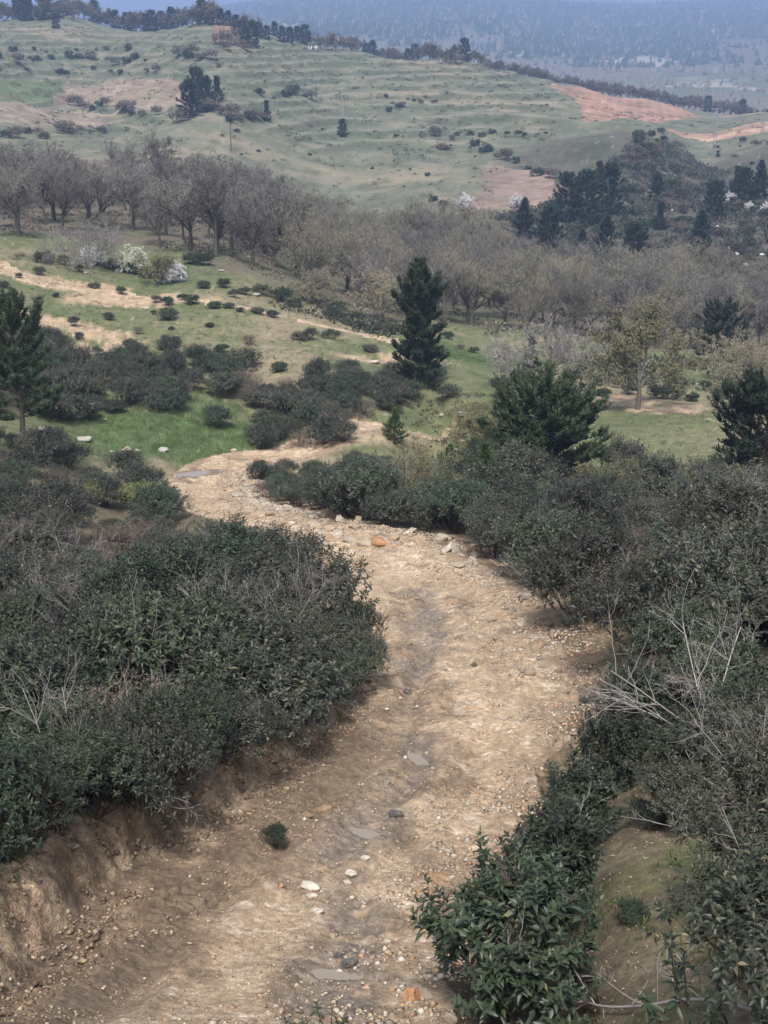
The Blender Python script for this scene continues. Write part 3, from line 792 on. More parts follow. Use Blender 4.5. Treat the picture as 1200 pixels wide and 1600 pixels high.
def make_shrub(seed, rx, h, nclump, nshoot, nleaf, L, W, pal, tpl=LEAF5, span=.16, stems=True, mat=None, dead=.0, tall=0):
    r = np.random.default_rng(seed)
    ang = np.arange(nclump) * 2.4 + r.uniform(0, 6.28)
    rr = np.sqrt((np.arange(nclump) + .4) / nclump) * rx * .72 * r.uniform(.8, 1.12, nclump)
    rc = .40 * min(rx, h) * r.uniform(.75, 1.3, nclump)
    top = h * np.sqrt(np.clip(1 - (rr / rx) ** 2 * .75, .1, 1)) * r.uniform(.78, 1.06, nclump)
    C = np.stack([np.cos(ang) * rr, np.sin(ang) * rr, np.maximum(top - rc, rc * .55)], 1)
    pick = r.choice(nclump, nshoot, p=rc ** 2 / (rc ** 2).sum())
    dv = rand_dirs(r, nshoot); dv[:, 2] = np.where(dv[:, 2] < -.25, -dv[:, 2], dv[:, 2])
    dv = nrm(dv + np.array((0, 0, .25)))
    rad = rc[pick] * (r.uniform(.35, 1.0, nshoot) ** .5) * r.uniform(.85, 1.15, nshoot)
    stray = r.random(nshoot) < .05
    rad[stray] *= 1.35
    tip = C[pick] + dv * rad[:, None] * np.array((1, 1, 1.05))
    if tall:                                            # a few long leafy shoots stand above the rest
        ax = r.uniform(0, 6.28, tall); rt = rx * r.uniform(.2, 1.0, tall); ht = h * r.uniform(.95, 1.3, tall) * (1 - .35 * rt / rx)
        m_ = min(nshoot, tall * 5)
        for q in range(m_):
            b_ = q % tall; lv_ = q // tall
            tip[q] = (math.cos(ax[b_]) * rt[b_] * (1 - .05 * lv_), math.sin(ax[b_]) * rt[b_] * (1 - .05 * lv_), ht[b_] - .2 * lv_); pick[q] = int(np.argmin(((C - tip[q]) ** 2).sum(1)))
    low = tip[:, 2] < .06
    tip[low, 2] = r.uniform(.06, .3, low.sum())
    out = tip * np.array((1, 1, 0)); out = out / rx
    sdir = nrm(dv * .55 + np.array((0, 0, .75)) + out * .35 + rand_dirs(r, nshoot) * .22)
    parts = [whorls(r, tip, sdir, nleaf, span, L, W, pal, tpl)]
    fol = make_mesh('foliage', *(lambda j: (j[0], j[1], [mat or M_LEAF], j[2]))(join(parts)))
    res = [('foliage', fol, 'stuff')]
    if stems:
        base = np.stack([r.normal(0, .10, nclump), r.normal(0, .10, nclump), np.full(nclump, -.1)], 1)
        mid = base * .5 + C * .5 + r.normal(0, .07, C.shape) + np.array((0, 0, -.08))
        Pm = np.stack([base, base * .7 + mid * .3 + np.array((0, 0, .05)), mid, C * .85 + mid * .15, C], 1)
        V1, F1 = tube_batch(Pm, np.linspace(.022, .009, 5)[None].repeat(nclump, 0) * (h / 1.6), 5)
        sub = r.random(nshoot) < .5
        s0 = C[pick][sub] - np.array((0, 0, .1)); s1 = tip[sub] - sdir[sub] * .02
        Ps = np.stack([s0, s0 * .45 + s1 * .55 + r.normal(0, .03, s0.shape), s1], 1)
        V2, F2 = tube_batch(Ps, np.array((.006, .0045, .0025))[None].repeat(len(Ps), 0) * (h / 1.6), 3)
        prt = [(V1, F1, (.11, .085, .065)), (V2, F2, (.12, .085, .07))]
        if dead > 0:
            k = int(dead)
            st = (np.stack([r.uniform(-.5, .5, k) * rx, r.uniform(-.5, .5, k) * rx, np.full(k, h * .5)], 1), nrm(rand_dirs(r, k) * .6 + np.array((0, 0, .8))), r.uniform(.5, .9, k) * h * .55, np.full(k, .008))
            for Pb, Rb in grow(seed + 5, st, [dict(n=4, ang=38, len=(.4, .75), rad=.6), dict(n=3, ang=35, len=(.4, .7), rad=.65)]):
                Vb, Fb = tube_batch(Pb, Rb, 3); prt.append((Vb, Fb, (.27, .24, .215)))
        j = join(prt)
        res.append(('stems', make_mesh('stems', j[0], j[1], [M_BARK], j[2], smooth=True), None))
    return res

def make_pine(seed, H, Rm, base, pal, L=.2, W=.035, blades=9, dens=6.0, spacing=.42, shape='cone', bare=0, lean=(0, 0)):
    r = np.random.default_rng(seed)
    tz = np.linspace(-.15, H, 9)
    tp = np.stack([lean[0] * np.maximum(tz / H, 0) ** 1.5 * H + .04 * np.sin(tz * 1.3 + seed), lean[1] * np.maximum(tz / H, 0) ** 1.5 * H + .04 * np.cos(tz * 1.1), tz], 1)
    r0 = .018 * H + .02
    V, F = tube_batch(tp[None], (r0 * (1 - .92 * np.linspace(0, 1, 9)) + .012)[None], 8)
    trunk = [(V, F, (.135, .105, .085))]
    limbs, lens = [], []
    z = base * H
    while z < H * .985:
        t = (z - base * H) / (H * (1 - base))
        if shape == 'cone': pr = (1 - t) ** .75 * (.55 + .45 * min(1, t * 5 + .3))
        elif shape == 'column': pr = (.78 + .20 * math.sin(t * 11 + 1) + .14 * math.sin(t * 23)) * (1 - t ** 3.2) ** .8 * min(1, .72 + t * 1.6) + .05
        elif shape == 'round': pr = math.sqrt(max(0, 1 - (1.55 * (t - .36)) ** 2)) if t < .98 else .15
        else: pr = (.75 + .3 * math.sin(t * 9 + seed)) * (1 - t) ** .5
        n = r.integers(5, 8)
        a0 = r.uniform(0, 6.28)
        for k in range(n):
            ln = max(.22, Rm * pr * r.uniform(.62, 1.18))
            a = a0 + k * 6.283 / n + r.normal(0, .25)
            el = math.radians((-6 if shape == 'round' else 8) + 48 * t + r.normal(0, 9))
            c = np.array([np.interp(z, tz, tp[:, 0]), np.interp(z, tz, tp[:, 1]), z])
            q = [c]; e2 = el - .12
            for s_ in range(4):
                q.append(q[-1] + ln / 4 * np.array((math.cos(a) * math.cos(e2), math.sin(a) * math.cos(e2), math.sin(e2))))
                e2 += .13 + r.normal(0, .06); a += r.normal(0, .07)
            limbs.append(q); lens.append(ln)
        z += spacing * r.uniform(.7, 1.25) * (1 - .35 * t)
    Lb = np.array(limbs); lens = np.array(lens)
    V, F = tube_batch(Lb, (.012 + .012 * lens)[:, None] * np.linspace(1, .3, 5)[None], 4)
    trunk.append((V, F, (.115, .088, .07)))
    if bare:
        k = bare
        zz = r.uniform(.12, .45, k) * H
        st = (np.stack([0 * zz, 0 * zz, zz], 1), nrm(np.stack([r.normal(size=k), r.normal(size=k), r.uniform(-.1, .4, k)], 1)), r.uniform(.5, 1.3, k), np.full(k, .018))
        for Pb, Rb in grow(seed + 3, st, [dict(n=3, ang=40, len=(.4, .7), rad=.6)]):
            Vb, Fb = tube_batch(Pb, Rb, 3); trunk.append((Vb, Fb, (.26, .235, .21)))
    # side twigs with needle tufts
    cnt = np.maximum(4, (lens * dens).astype(int))
    par = np.repeat(np.arange(len(Lb)), cnt)
    t = r.uniform(.22, 1.0, len(par)) ** .8
    f = t * 4; i0 = np.minimum(f.astype(int), 3); w = (f - i0)[:, None]
    p0 = Lb[par, i0] * (1 - w) + Lb[par, i0 + 1] * w
    td = nrm(Lb[par, i0 + 1] - Lb[par, i0])
    lat = np.cross(td, np.array((0, 0, 1.0))) * r.choice([-1, 1], len(par))[:, None]
    wd = nrm(td * .7 + lat * r.uniform(.2, 1.0, (len(par), 1)) + np.array((0, 0, .45)) + rand_dirs(r, len(par)) * .3)
    wl_ = np.minimum(lens[par] * .35, .6) * r.uniform(.4, 1.1, len(par))
    p1 = p0 + wd * wl_[:, None]
    V, F = tube_batch(np.stack([p0, (p0 + p1) / 2 + rand_dirs(r, len(p0)) * .02, p1], 1), np.array((.012, .009, .005))[None].repeat(len(p0), 0), 3)
    trunk.append((V, F, (.12, .09, .07)))
    tp_ = np.concatenate([p1, p0 * .45 + p1 * .55, Lb[:, -1]])
    tdv = nrm(np.concatenate([wd, wd, nrm(Lb[:, -1] - Lb[:, -2])]) + np.array((0, 0, .55)))
    n = len(tp_)
    bl = np.repeat(np.arange(n), blades)
    u = perp(r, tdv)[bl]; tb = tdv[bl]; v = np.cross(tb, u)
    an = r.uniform(0, 6.28, len(bl)); hl = np.radians(r.uniform(12, 68, len(bl)))
    bd = np.cos(hl)[:, None] * tb + np.sin(hl)[:, None] * (np.cos(an)[:, None] * u + np.sin(an)[:, None] * v)
    pos = tp_[bl] - tb * (r.uniform(0, .9, len(bl)) * L)[:, None]
    ll = L * r.uniform(.7, 1.2, len(bl))
    V, F = leaf_batch(pos, bd, rand_dirs(r, len(bl)), ll, W, BLADE)
    cc = mix(np.array(pal[0]), np.array(pal[1]), np.clip(r.uniform(0, .6, len(bl)) + np.repeat(r.uniform(-.2, .45, n), blades), 0, 1))
    j = join(trunk[1:]); t0 = join(trunk[:1])
    return [('trunk', make_mesh('trunk', t0[0], t0[1], [M_BARK], t0[2], smooth=True), None), ('limbs', make_mesh('limbs', j[0], j[1], [M_BARK], j[2], smooth=True), 'stuff'),
            ('crown', make_mesh('crown', V, F, [M_NEEDLE], np.repeat(cc, 3, 0)), 'stuff')]
PINE_DARK = ((.022, .036, .024), (.052, .074, .040))
PINE_MID = ((.034, .058, .030), (.088, .125, .058))
PINE_YOUNG = ((.050, .085, .030), (.115, .165, .055))

def make_oak(seed, H, trunk_f, spread, bud, budn, budcol, barkc, twigc, start_n=1, fine=4, tw=.010, mat_bud=None, budsize=.07):
    r = np.random.default_rng(seed)
    if start_n == 1:
        st = ([(0, 0, -.2)], [nrm(np.array((r.normal(0, .06), r.normal(0, .06), 1)))], [H * trunk_f + .2], [.028 * H])
    else:
        k = start_n
        st = (np.stack([r.normal(0, .15, k), r.normal(0, .15, k), np.full(k, -.1)], 1), nrm(np.stack([r.normal(0, .4, k), r.normal(0, .4, k), np.ones(k)], 1)), np.full(k, H * trunk_f) * r.uniform(.8, 1.2, k), np.full(k, .014 * H))
    rest = H * (1 - trunk_f)
    lf = rest * .78 / (H * trunk_f)
    lv = [dict(n=9 if start_n == 1 else 5, ang=46 * spread, sd=17, len=(lf * .75, lf * 1.15), tmin=.62, tfall=.1, rad=.55, up=.15, wob=.20, curl=.05),
          dict(n=6, ang=44, sd=14, len=(.40, .72), tmin=.25, rad=.5, up=.12, wob=.22),
          dict(n=5, ang=42, sd=14, len=(.42, .75), tmin=.2, rad=.5, up=.10, wob=.25),
          dict(n=fine, ang=40, sd=14, len=(.5, .9), tmin=.15, rad=.6, up=.06, wob=.25),
          dict(n=3, ang=38, sd=14, len=(.5, .95), tmin=.15, rad=.6, up=.04, wob=.2)]
    g = grow(seed + 1, st, lv)
    tr = []
    stems_ = []
    for li, (Pb, Rb) in enumerate(g[:4]):
        Rb = np.maximum(Rb, tw * .9)
        if li == 0:
            for b_ in range(len(Pb)):
                V, F = tube_batch(Pb[b_:b_ + 1], Rb[b_:b_ + 1], 8)
                stems_.append(('trunk', make_mesh('trunk', V, F, [M_BARK], np.broadcast_to(barkc, (len(V), 3)), smooth=True), None))
            continue
        V, F = tube_batch(Pb, Rb, (8, 5, 4, 3)[li]); tr.append((V, F, barkc))
    # fine twigs: slender blades
    tws = []
    for Pb, Rb in g[4:]:
        a, b = Pb[:, 0], Pb[:, -1]
        mid = Pb[:, 1]
        for p, q in ((a, mid), (mid, b)):
            d_ = q - p; ln = np.linalg.norm(d_, axis=1) * 1.15
            V, F = leaf_batch(p, d_, rand_dirs(r, len(p)), ln, tw * 2.0, BLADE)
            tws.append((V, F, np.repeat(np.array(twigc) * r.uniform(.75, 1.25, (len(p), 1)), 3, 0)))
    if budn:
        Pb = g[5][0]
        t = r.random((len(Pb), budn))
        f = t * 3; i0 = np.minimum(f.astype(int), 2)
        rows = np.arange(len(Pb))[:, None]
        pp = Pb[rows, i0] * (1 - (f - i0))[..., None] + Pb[rows, i0 + 1] * (f - i0)[..., None]
        pp = pp.reshape(-1, 3)
        keep = r.random(len(pp)) < bud
        pp = pp[keep]
        V, F = leaf_batch(pp, rand_dirs(r, len(pp)), rand_dirs(r, len(pp)), budsize * r.uniform(.6, 1.3, len(pp)), budsize * .7, LEAF4)
        tws.append((V, F, np.repeat(np.array(budcol) * r.uniform(.7, 1.3, (len(pp), 1)), 4, 0)))
    j = join(tr); k = join(tws)
    return stems_ + [('limbs', make_mesh('limbs', j[0], j[1], [M_BARK], j[2], smooth=True), 'stuff'),
            ('crown', make_mesh('crown', k[0], k[1], [mat_bud or M_TWIG], k[2]), 'stuff')]

def plant(name, parts, x, y, label, cat, group=None, s=1.0, rz=0.0, sink=0.0, tilt=(0, 0), sz=None):
    e = link(name, None, loc=(x, y, float(gz(x, y)[0]) - sink), label=label, cat=cat, group=group)
    e.empty_display_size = .2
    e.rotation_euler = (tilt[0], tilt[1], rz)
    _h = (abs(hash((round(x, 2), round(y, 2)))) % 997) / 997.0 if 'bush' in name or 'shrub' in name else .5
    e.scale = (s * (.78 + .44 * _h), s * (1.22 - .44 * _h), s * (.86 + .28 * ((_h * 7.3) % 1)) if 'bush' in name or 'shrub' in name else s)
    for nm, me, kd in parts:
        link(nm, me, parent=e, kind=kd)
    return e

# ================================================================== PLANTS IN PLACE
rng = np.random.default_rng(77)
NEAR_SHRUBS = [make_shrub(100 + i, (1.25, 1.05, 1.4, 1.15, 1.3)[i], (1.65, 1.75, 1.5, 1.4, 1.8)[i], (16, 13, 18, 14, 17)[i], (800, 700, 880, 720, 850)[i], 12, .098, .040,
                          (PAL_GREEN, PAL_GREEN, PAL_DULL, PAL_GREEN, PAL_DULL)[i], dead=(0, 0, 5, 0, 6)[i]) for i in range(5)]
MID_SHRUBS = [make_shrub(200 + i, (1.4, 1.2, 1.6, 1.3)[i], (1.6, 1.5, 1.5, 1.8)[i], 15, 650, 9, .125, .046, (PAL_GREEN, PAL_DULL, PAL_GREEN, PAL_DULL)[i], tpl=LEAF4, mat=M_LEAF, dead=(0, 6, 0, 8)[i]) for i in range(4)]
BROWN_SHRUBS = [make_shrub(300 + i, 1.2, 1.3, 12, 420, 6, .10, .03, PAL_BROWN, tpl=LEAF4, mat=M_LEAF_FAR, dead=14) for i in range(2)]
LIGHT_SHRUBS = [make_shrub(320, 1.1, 1.3, 12, 600, 9, .11, .036, PAL_LIGHT, tpl=LEAF4, mat=M_LEAF, dead=5)]
LOOSE = [make_shrub(330 + i, (.75, .9, .8)[i], (1.75, 1.6, 1.5)[i], (13, 15, 13)[i], (200, 240, 220)[i], 15, .120, .052, (PAL_GREEN, PAL_GREEN, PAL_DULL)[i], span=.26, dead=2, tall=(9, 6, 5)[i]) for i in range(3)]
BUSHES = [make_shrub(400 + i, (1.0, 1.2, .9)[i], (.85, 1.0, 1.1)[i], 12, 420, 7, .15, .06, (PAL_GREEN, PAL_DULL, PAL_GREEN)[i], tpl=LEAF4, mat=M_LEAF_FAR) for i in range(3)]
FAR_BUSH = [make_shrub(450 + i, 1.4, 1.5, 9, 110, 6, .42, .2, (PAL_DULL, PAL_GREEN)[i], tpl=LEAF4, span=.4, mat=M_LEAF_FAR, stems=False) for i in range(2)]
FAR_BROWN = [make_shrub(460, 1.5, 1.7, 9, 110, 6, .40, .14, PAL_BROWN, tpl=LEAF4, span=.4, mat=M_LEAF_FAR, stems=False)]

def track_side(x, y):
    d, l, hw, _ = track_coords(np.array([x]), np.array([y]))
    return float(d[0]), float(hw[0])

def scatter(n, xr, yr, ok, mind, tries=6000, seed=1):
    r = np.random.default_rng(seed)
    cx = r.uniform(*xr, tries); cy = r.uniform(*yr, tries)
    good = ok(cx, cy)
    keep = []
    for x, y in zip(cx[good], cy[good]):
        md = mind(y) if callable(mind) else mind
        if all((x - a) ** 2 + (y - b) ** 2 > md * md for a, b in keep):
            keep.append((x, y))
            if len(keep) >= n: break
    return keep

ORD = ['first', 'second', 'third', 'fourth', 'fifth', 'sixth', 'seventh', 'eighth', 'ninth', 'tenth', 'eleventh', 'twelfth', 'thirteenth', 'fourteenth', 'fifteenth', 'sixteenth', 'seventeenth', 'eighteenth', 'nineteenth', 'twentieth',
       'twenty-first', 'twenty-second', 'twenty-third', 'twenty-fourth', 'twenty-fifth', 'twenty-sixth', 'twenty-seventh', 'twenty-eighth', 'twenty-ninth', 'thirtieth']
ROWED = []
def rowed(o, what):
    ROWED.append((what, o)); return o
def label_rows():
    """things of one kind that stand in a mass: say the row, counted from the front, and the place in it"""
    kinds = {}
    for w, o in ROWED: kinds.setdefault(w, []).append(o)
    for w, obs in kinds.items():
        obs.sort(key=lambda o: o.location.y)
        n = len(obs)
        if n == 1:
            obs[0]['label'] = w; continue
        per = max(3, min(26, int(round(math.sqrt(n * 1.6)))))
        rows = [obs[i:i + per] for i in range(0, n, per)]
        for ri, row in enumerate(rows):
            row.sort(key=lambda o: o.location.x / max(o.location.y, 1))
            for ci, o in enumerate(row):
                o['label'] = ('%s, %s from the left' % (w, ORD[ci])) if len(rows) == 1 else ('%s, %s row from front, %s from left' % (w, ORD[ri], ORD[ci]))

# ---- the thicket left of the track
def ok_left(x, y):
    d, l, hw, _ = track_coords(x, y)
    edge = np.interp(y, [12, 18, 22, 26, 30, 34, 40, 60, 66], [1.3, 1.15, .8, .7, 1.1, 2.0, 2.5, 1.8, 1.6])
    return (d < -hw - edge) & (d > -60) & (x / y > -.46) & (x / y < .0) & (y > 12.5 + .5 * (x > -3.2)) & (y < np.where(x / y < -.17, 71, 62))
left = scatter(140, (-30, 2), (12.5, 72), ok_left, lambda y: 1.55 if y < 22 else 1.95 if y < 42 else 2.2, seed=3, tries=9000)
GL = 'evergreen shrubs of the thicket left of the track'
for i, (x, y) in enumerate(left):
    near = y < 34
    pool = NEAR_SHRUBS if near else MID_SHRUBS
    if rng.random() < (.09 if near else .2): pool = BROWN_SHRUBS
    elif rng.random() < .07: pool = LIGHT_SHRUBS
    s = rng.uniform(.7, 1.42) * np.interp(y, [13, 17, 22, 33, 40, 64], [.95, 1.15, 1.3, 1.25, 1.0, .95])
    bk = pool is BROWN_SHRUBS
    rowed(plant('brown_shrub' if bk else 'rockrose_shrub', pool[rng.integers(len(pool))], x, y, '',
          'shrub', 'dry shrubs in the left thicket' if bk else GL, s=s, rz=rng.uniform(0, 6.28), sink=.05), 'dry brown shrub in the left thicket' if bk else 'dark evergreen shrub in the left thicket')

FRONT = [hit(a, b, 9) for a, b in [(-70, 1372), (15, 1352), (95, 1335), (165, 1308), (235, 1280), (300, 1252), (355, 1215), (430, 1172), (495, 1138), (535, 1112), (560, 1070), (562, 1020)]]
FRONT.sort()
for i, (x, y) in enumerate(FRONT):
    k = rng.integers(5)
    plant('rockrose_shrub', NEAR_SHRUBS[k], x - .2, y + .30, 'dark leathery-leaved shrub over the cut bank, %s from the left in the front row' % ORD[i], 'shrub', GL, s=rng.uniform(.72, .95), rz=rng.uniform(0, 6.28), sink=.05)

# ---- the thicket right of the track
def ok_right(x, y):
    d, l, hw, _ = track_coords(x, y)
    edge = np.interp(y, [14, 20, 26, 34, 44, 60, 80], [2.6, 1.6, .95, .85, 1.0, 1.1, 1.3])
    s = x / y
    gap = (y < 15.5) & (s < .36)
    pine_gap = np.hypot(x - 7.9, y - 63) < 2.5
    return (d > hw + edge) & (d < 60) & (s < .44) & (s > -.12) & (y > 13) & (y < np.where(s > .2, 60, np.where(s < .03, 76, 65))) & ~gap & ~pine_gap
right = scatter(165, (-8, 30), (12, 81), ok_right, lambda y: 1.5 if y < 24 else 1.8 if y < 42 else 2.15, seed=4, tries=9000)
GR = 'evergreen shrubs of the thicket right of the track'
for i, (x, y) in enumerate(right):
    near = y < 34
    pool = NEAR_SHRUBS if near else MID_SHRUBS
    s_ = x / y
    pb = .10 if y < 36 else .38 if s_ > .12 else .12
    if rng.random() < pb: pool = BROWN_SHRUBS
    elif rng.random() < .08: pool = LIGHT_SHRUBS
    s = rng.uniform(.62, 1.42) * (1.12 if near else 1.15 if s_ > .05 or y < 58 else .78 if y < 68 else .62)
    bk = pool is BROWN_SHRUBS
    rowed(plant('brown_shrub' if bk else 'rockrose_shrub', pool[rng.integers(len(pool))], x, y, '',
          'shrub', 'dry shrubs in the right thicket' if bk else GR, s=s, rz=rng.uniform(0, 6.28), sink=.05), 'dry brown shrub in the right thicket' if bk else 'dark evergreen shrub in the right thicket')

# ---- shrubs one can pick out beside the near end of the track
for px, py, ym, s, k, lab in [
    (790, 1585, 8, 1.16, 1, 'dark evergreen shrub with tall leafy shoots at the lower right edge of the track'),
    (860, 1470, 8, 1.1, 0, 'dark evergreen shrub behind the one with tall leafy shoots beside the track'),
    (905, 1340, 8, .88, 3, 'dark evergreen shrub in the middle of the row along the right track edge'),
    (950, 1240, 10, .82, 4, 'dark evergreen shrub at the upper end of the row along the right track edge'),
    (990, 1165, 10, .85, 0, 'dark evergreen shrub where the row joins the right thicket'),
    (1230, 1420, 8, .95, 4, 'dark evergreen shrub with bare grey branches at the right photo edge'),
    (1290, 1560, 7, .95, 2, 'broad dark evergreen shrub in the bottom right corner'),
    (430, 1318, 10, .22, 1, 'tiny dark evergreen seedling at the foot of the cut bank')]:
    x, y = hit(px, py, ym)
    plant('rockrose_shrub', (LOOSE[k % 3] if px < 1000 and s > .5 else NEAR_SHRUBS[k]), x, y, lab, 'shrub', 'evergreen shrubs beside the near end of the track' if s > .5 else None, s=s * (1.05 if px < 1000 and s > .5 else 1), rz=px * .37, sink=.04)

for i, (px, py, s) in enumerate([(405, 748, .75), (430, 765, .8), (462, 775, .85), (450, 745, .7), (490, 742, .7), (520, 755, .8), (545, 738, .7), (580, 745, .75), (610, 735, .7), (495, 790, .85), (540, 795, .9), (590, 800, .9)]):
    x, y = hit(px, py, 44)
    rowed(plant('rockrose_shrub', MID_SHRUBS[i % 4], x, y, '', 'shrub', 'shrubs inside the track bend', s=s, rz=i * 1.3, sink=.05), 'low dark shrub inside the track bend')
for i, (px, py, s) in enumerate([(1010, 1130, .8), (1045, 1190, .7), (1065, 1290, .55), (1010, 1290, .25), (985, 1440, .2)]):
    x, y = hit(px, py, 8)
    rowed(plant('rockrose_shrub', NEAR_SHRUBS[(i + 2) % 5], x, y, '', 'shrub', 'small shrubs on the litter strip', s=s, rz=i * 1.9, sink=.04), 'small dark shrub on the right litter strip')

# leafy young shrubs close to the camera, every leaf a piece of its own
def leaf_mesh(name, w, bend):
    u = np.linspace(0, 1, 7)
    hwid = w * .5 * np.sin(np.pi * u ** .8) ** .8; hwid[0] = .02; hwid[-1] = 0.0
    zc = -bend * u ** 2
    V = []
    for i in range(7):
        V += [(u[i], hwid[i], zc[i] + hwid[i] * .35), (u[i], 0, zc[i]), (u[i], -hwid[i], zc[i] + hwid[i] * .35)]
    F = []
    for i in range(6):
        a = i * 3
        F += [(a, a + 3, a + 4), (a, a + 4, a + 1), (a + 1, a + 4, a + 5), (a + 1, a + 5, a + 2)]
    V = np.array(V)
    c = np.array((.046, .070, .036)) * (1 + .25 * np.cos(V[:, :1] * 5)) * np.ones((1, 3))
    return make_mesh(name, V, F, [M_LEAF], c, smooth=True)
LEAVES = [leaf_mesh('leaf', .34, .10), leaf_mesh('leaf', .40, .22), leaf_mesh('leaf', .30, .34)]
def leafy_shrub(px, py, ymin, stems, label, seed, L=.10, nl=12):
    r = np.random.default_rng(seed)
    x, y = hit(px, py, ymin)
    e = link('leafy_shrub', None, loc=(x, y, float(gz(x, y)[0]) - .03), label=label, cat='shrub')
    tubes = []
    for dx, dy, h, wh in stems:
        tip = np.array((dx, dy, h))
        q = np.array([(dx * .1, dy * .1, -.05), (dx * .45 + r.normal(0, .02), dy * .45, h * .35), (dx * .8, dy * .8 + r.normal(0, .02), h * .7), tip])
        tubes.append(q)
        sd = nrm((q[3] - q[2])[None])[0]
        for w_ in range(wh):
            off = w_ * .20
            c = tip - sd * off
            n = nl if w_ == 0 else 7
            for k in range(n):
                f = k / max(n - 1, 1)
                a = k * 2.4 + r.normal(0, .2)
                tilt = math.radians((30 + 75 * f if w_ == 0 else 80 + 15 * r.random()) + r.normal(0, 8))
                u_ = nrm(np.cross(sd, np.array((.2, 1, .1)))[None])[0]; v_ = np.cross(sd, u_)
                dr = math.cos(tilt) * sd + math.sin(tilt) * (math.cos(a) * u_ + math.sin(a) * v_) + np.array((0, 0, -.25 * f))
                dr = nrm(dr[None])[0]
                nor = nrm((sd - dr * sd.dot(dr) + np.array((0, 0, .05)))[None])[0]
                side = np.cross(nor, dr)
                ll = L * (.5 + .6 * f) * r.uniform(.8, 1.15)
                o = link('leaf', LEAVES[r.integers(3)], parent=e)
                pos = c - sd * (.09 * f)
                Mx = Matrix(((dr[0] * ll, side[0] * ll, nor[0] * ll, pos[0]), (dr[1] * ll, side[1] * ll, nor[1] * ll, pos[1]), (dr[2] * ll, side[2] * ll, nor[2] * ll, pos[2]), (0, 0, 0, 1)))
                o.matrix_local = Mx
    V, F = tube_batch(np.array(tubes), np.linspace(.010, .004, 4)[None].repeat(len(tubes), 0), 5)
    link('stems', make_mesh('stems', V, F, [M_BARK], np.broadcast_to((.10, .075, .06), (len(V), 3)), smooth=True), parent=e)
leafy_shrub(1090, 1650, 6.5, [(-.28, .1, 1.10, 4), (-.12, .25, .80, 3), (.15, .1, .95, 3), (-.45, .0, .60, 2), (.35, .3, .75, 3), (.05, -.1, .55, 2)], 'young leafy shrub with a tall bare-stemmed shoot near the bottom right corner', 11, .125)
leafy_shrub(1165, 1530, 6.5, [(-.15, .2, 1.15, 3), (.10, .1, .95, 3), (.3, .25, 1.2, 3), (-.35, -.05, .75, 2)], 'young leafy shrub with broad pale leaf rosettes at the right photo edge', 12, .135)
leafy_shrub(505, 1618, 7, [(.10, .05, .34, 2), (-.06, .02, .36, 2), (-.20, .0, .20, 1), (-.36, .03, .18, 1), (.22, -.03, .22, 1)], 'small leafy shrub sprouting from the track at the bottom photo edge', 13, .085, 10)

# ---- bare grey shrubs standing out of the thickets
def make_bare(seed, h, k, spread=.6, col=(.26, .235, .22), sides=4, n2=6, rad=.011):
    r = np.random.default_rng(seed)
    st = (np.stack([r.normal(0, .08, k), r.normal(0, .08, k), np.full(k, -.05)], 1), nrm(np.stack([r.normal(0, spread, k), r.normal(0, spread, k), np.ones(k)], 1)), h * r.uniform(.6, 1.0, k), np.full(k, rad))
    g = grow(seed + 1, st, [dict(n=n2, ang=38, len=(.35, .7), rad=.65, tmin=.3, wob=.22, curl=.03), dict(n=4, ang=38, len=(.35, .7), rad=.7, tmin=.2, wob=.25), dict(n=2, ang=36, len=(.35, .7), rad=.75, tmin=.2, wob=.2)], N=5)
    big = join([(*tube_batch(Pb, np.maximum(Rb, .003), s_), col) for (Pb, Rb), s_ in zip(g[:2], (5, 4))])
    fine = join([(*tube_batch(Pb, np.maximum(Rb, .0022), 3), np.array(col) * .95) for Pb, Rb in g[2:]])
    return [('stems', make_mesh('stems', big[0], big[1], [M_BARK], big[2], smooth=True), None), ('twigs', make_mesh('twigs', fine[0], fine[1], [M_TWIG], fine[2]), 'stuff')]
BARE = [make_bare(600 + i, (2.2, 2.5, 2.0)[i], 7, spread=(.55, .75, .9)[i], col=((.30, .272, .252), (.25, .222, .205), (.34, .31, .285))[i], rad=.011) for i in range(3)]
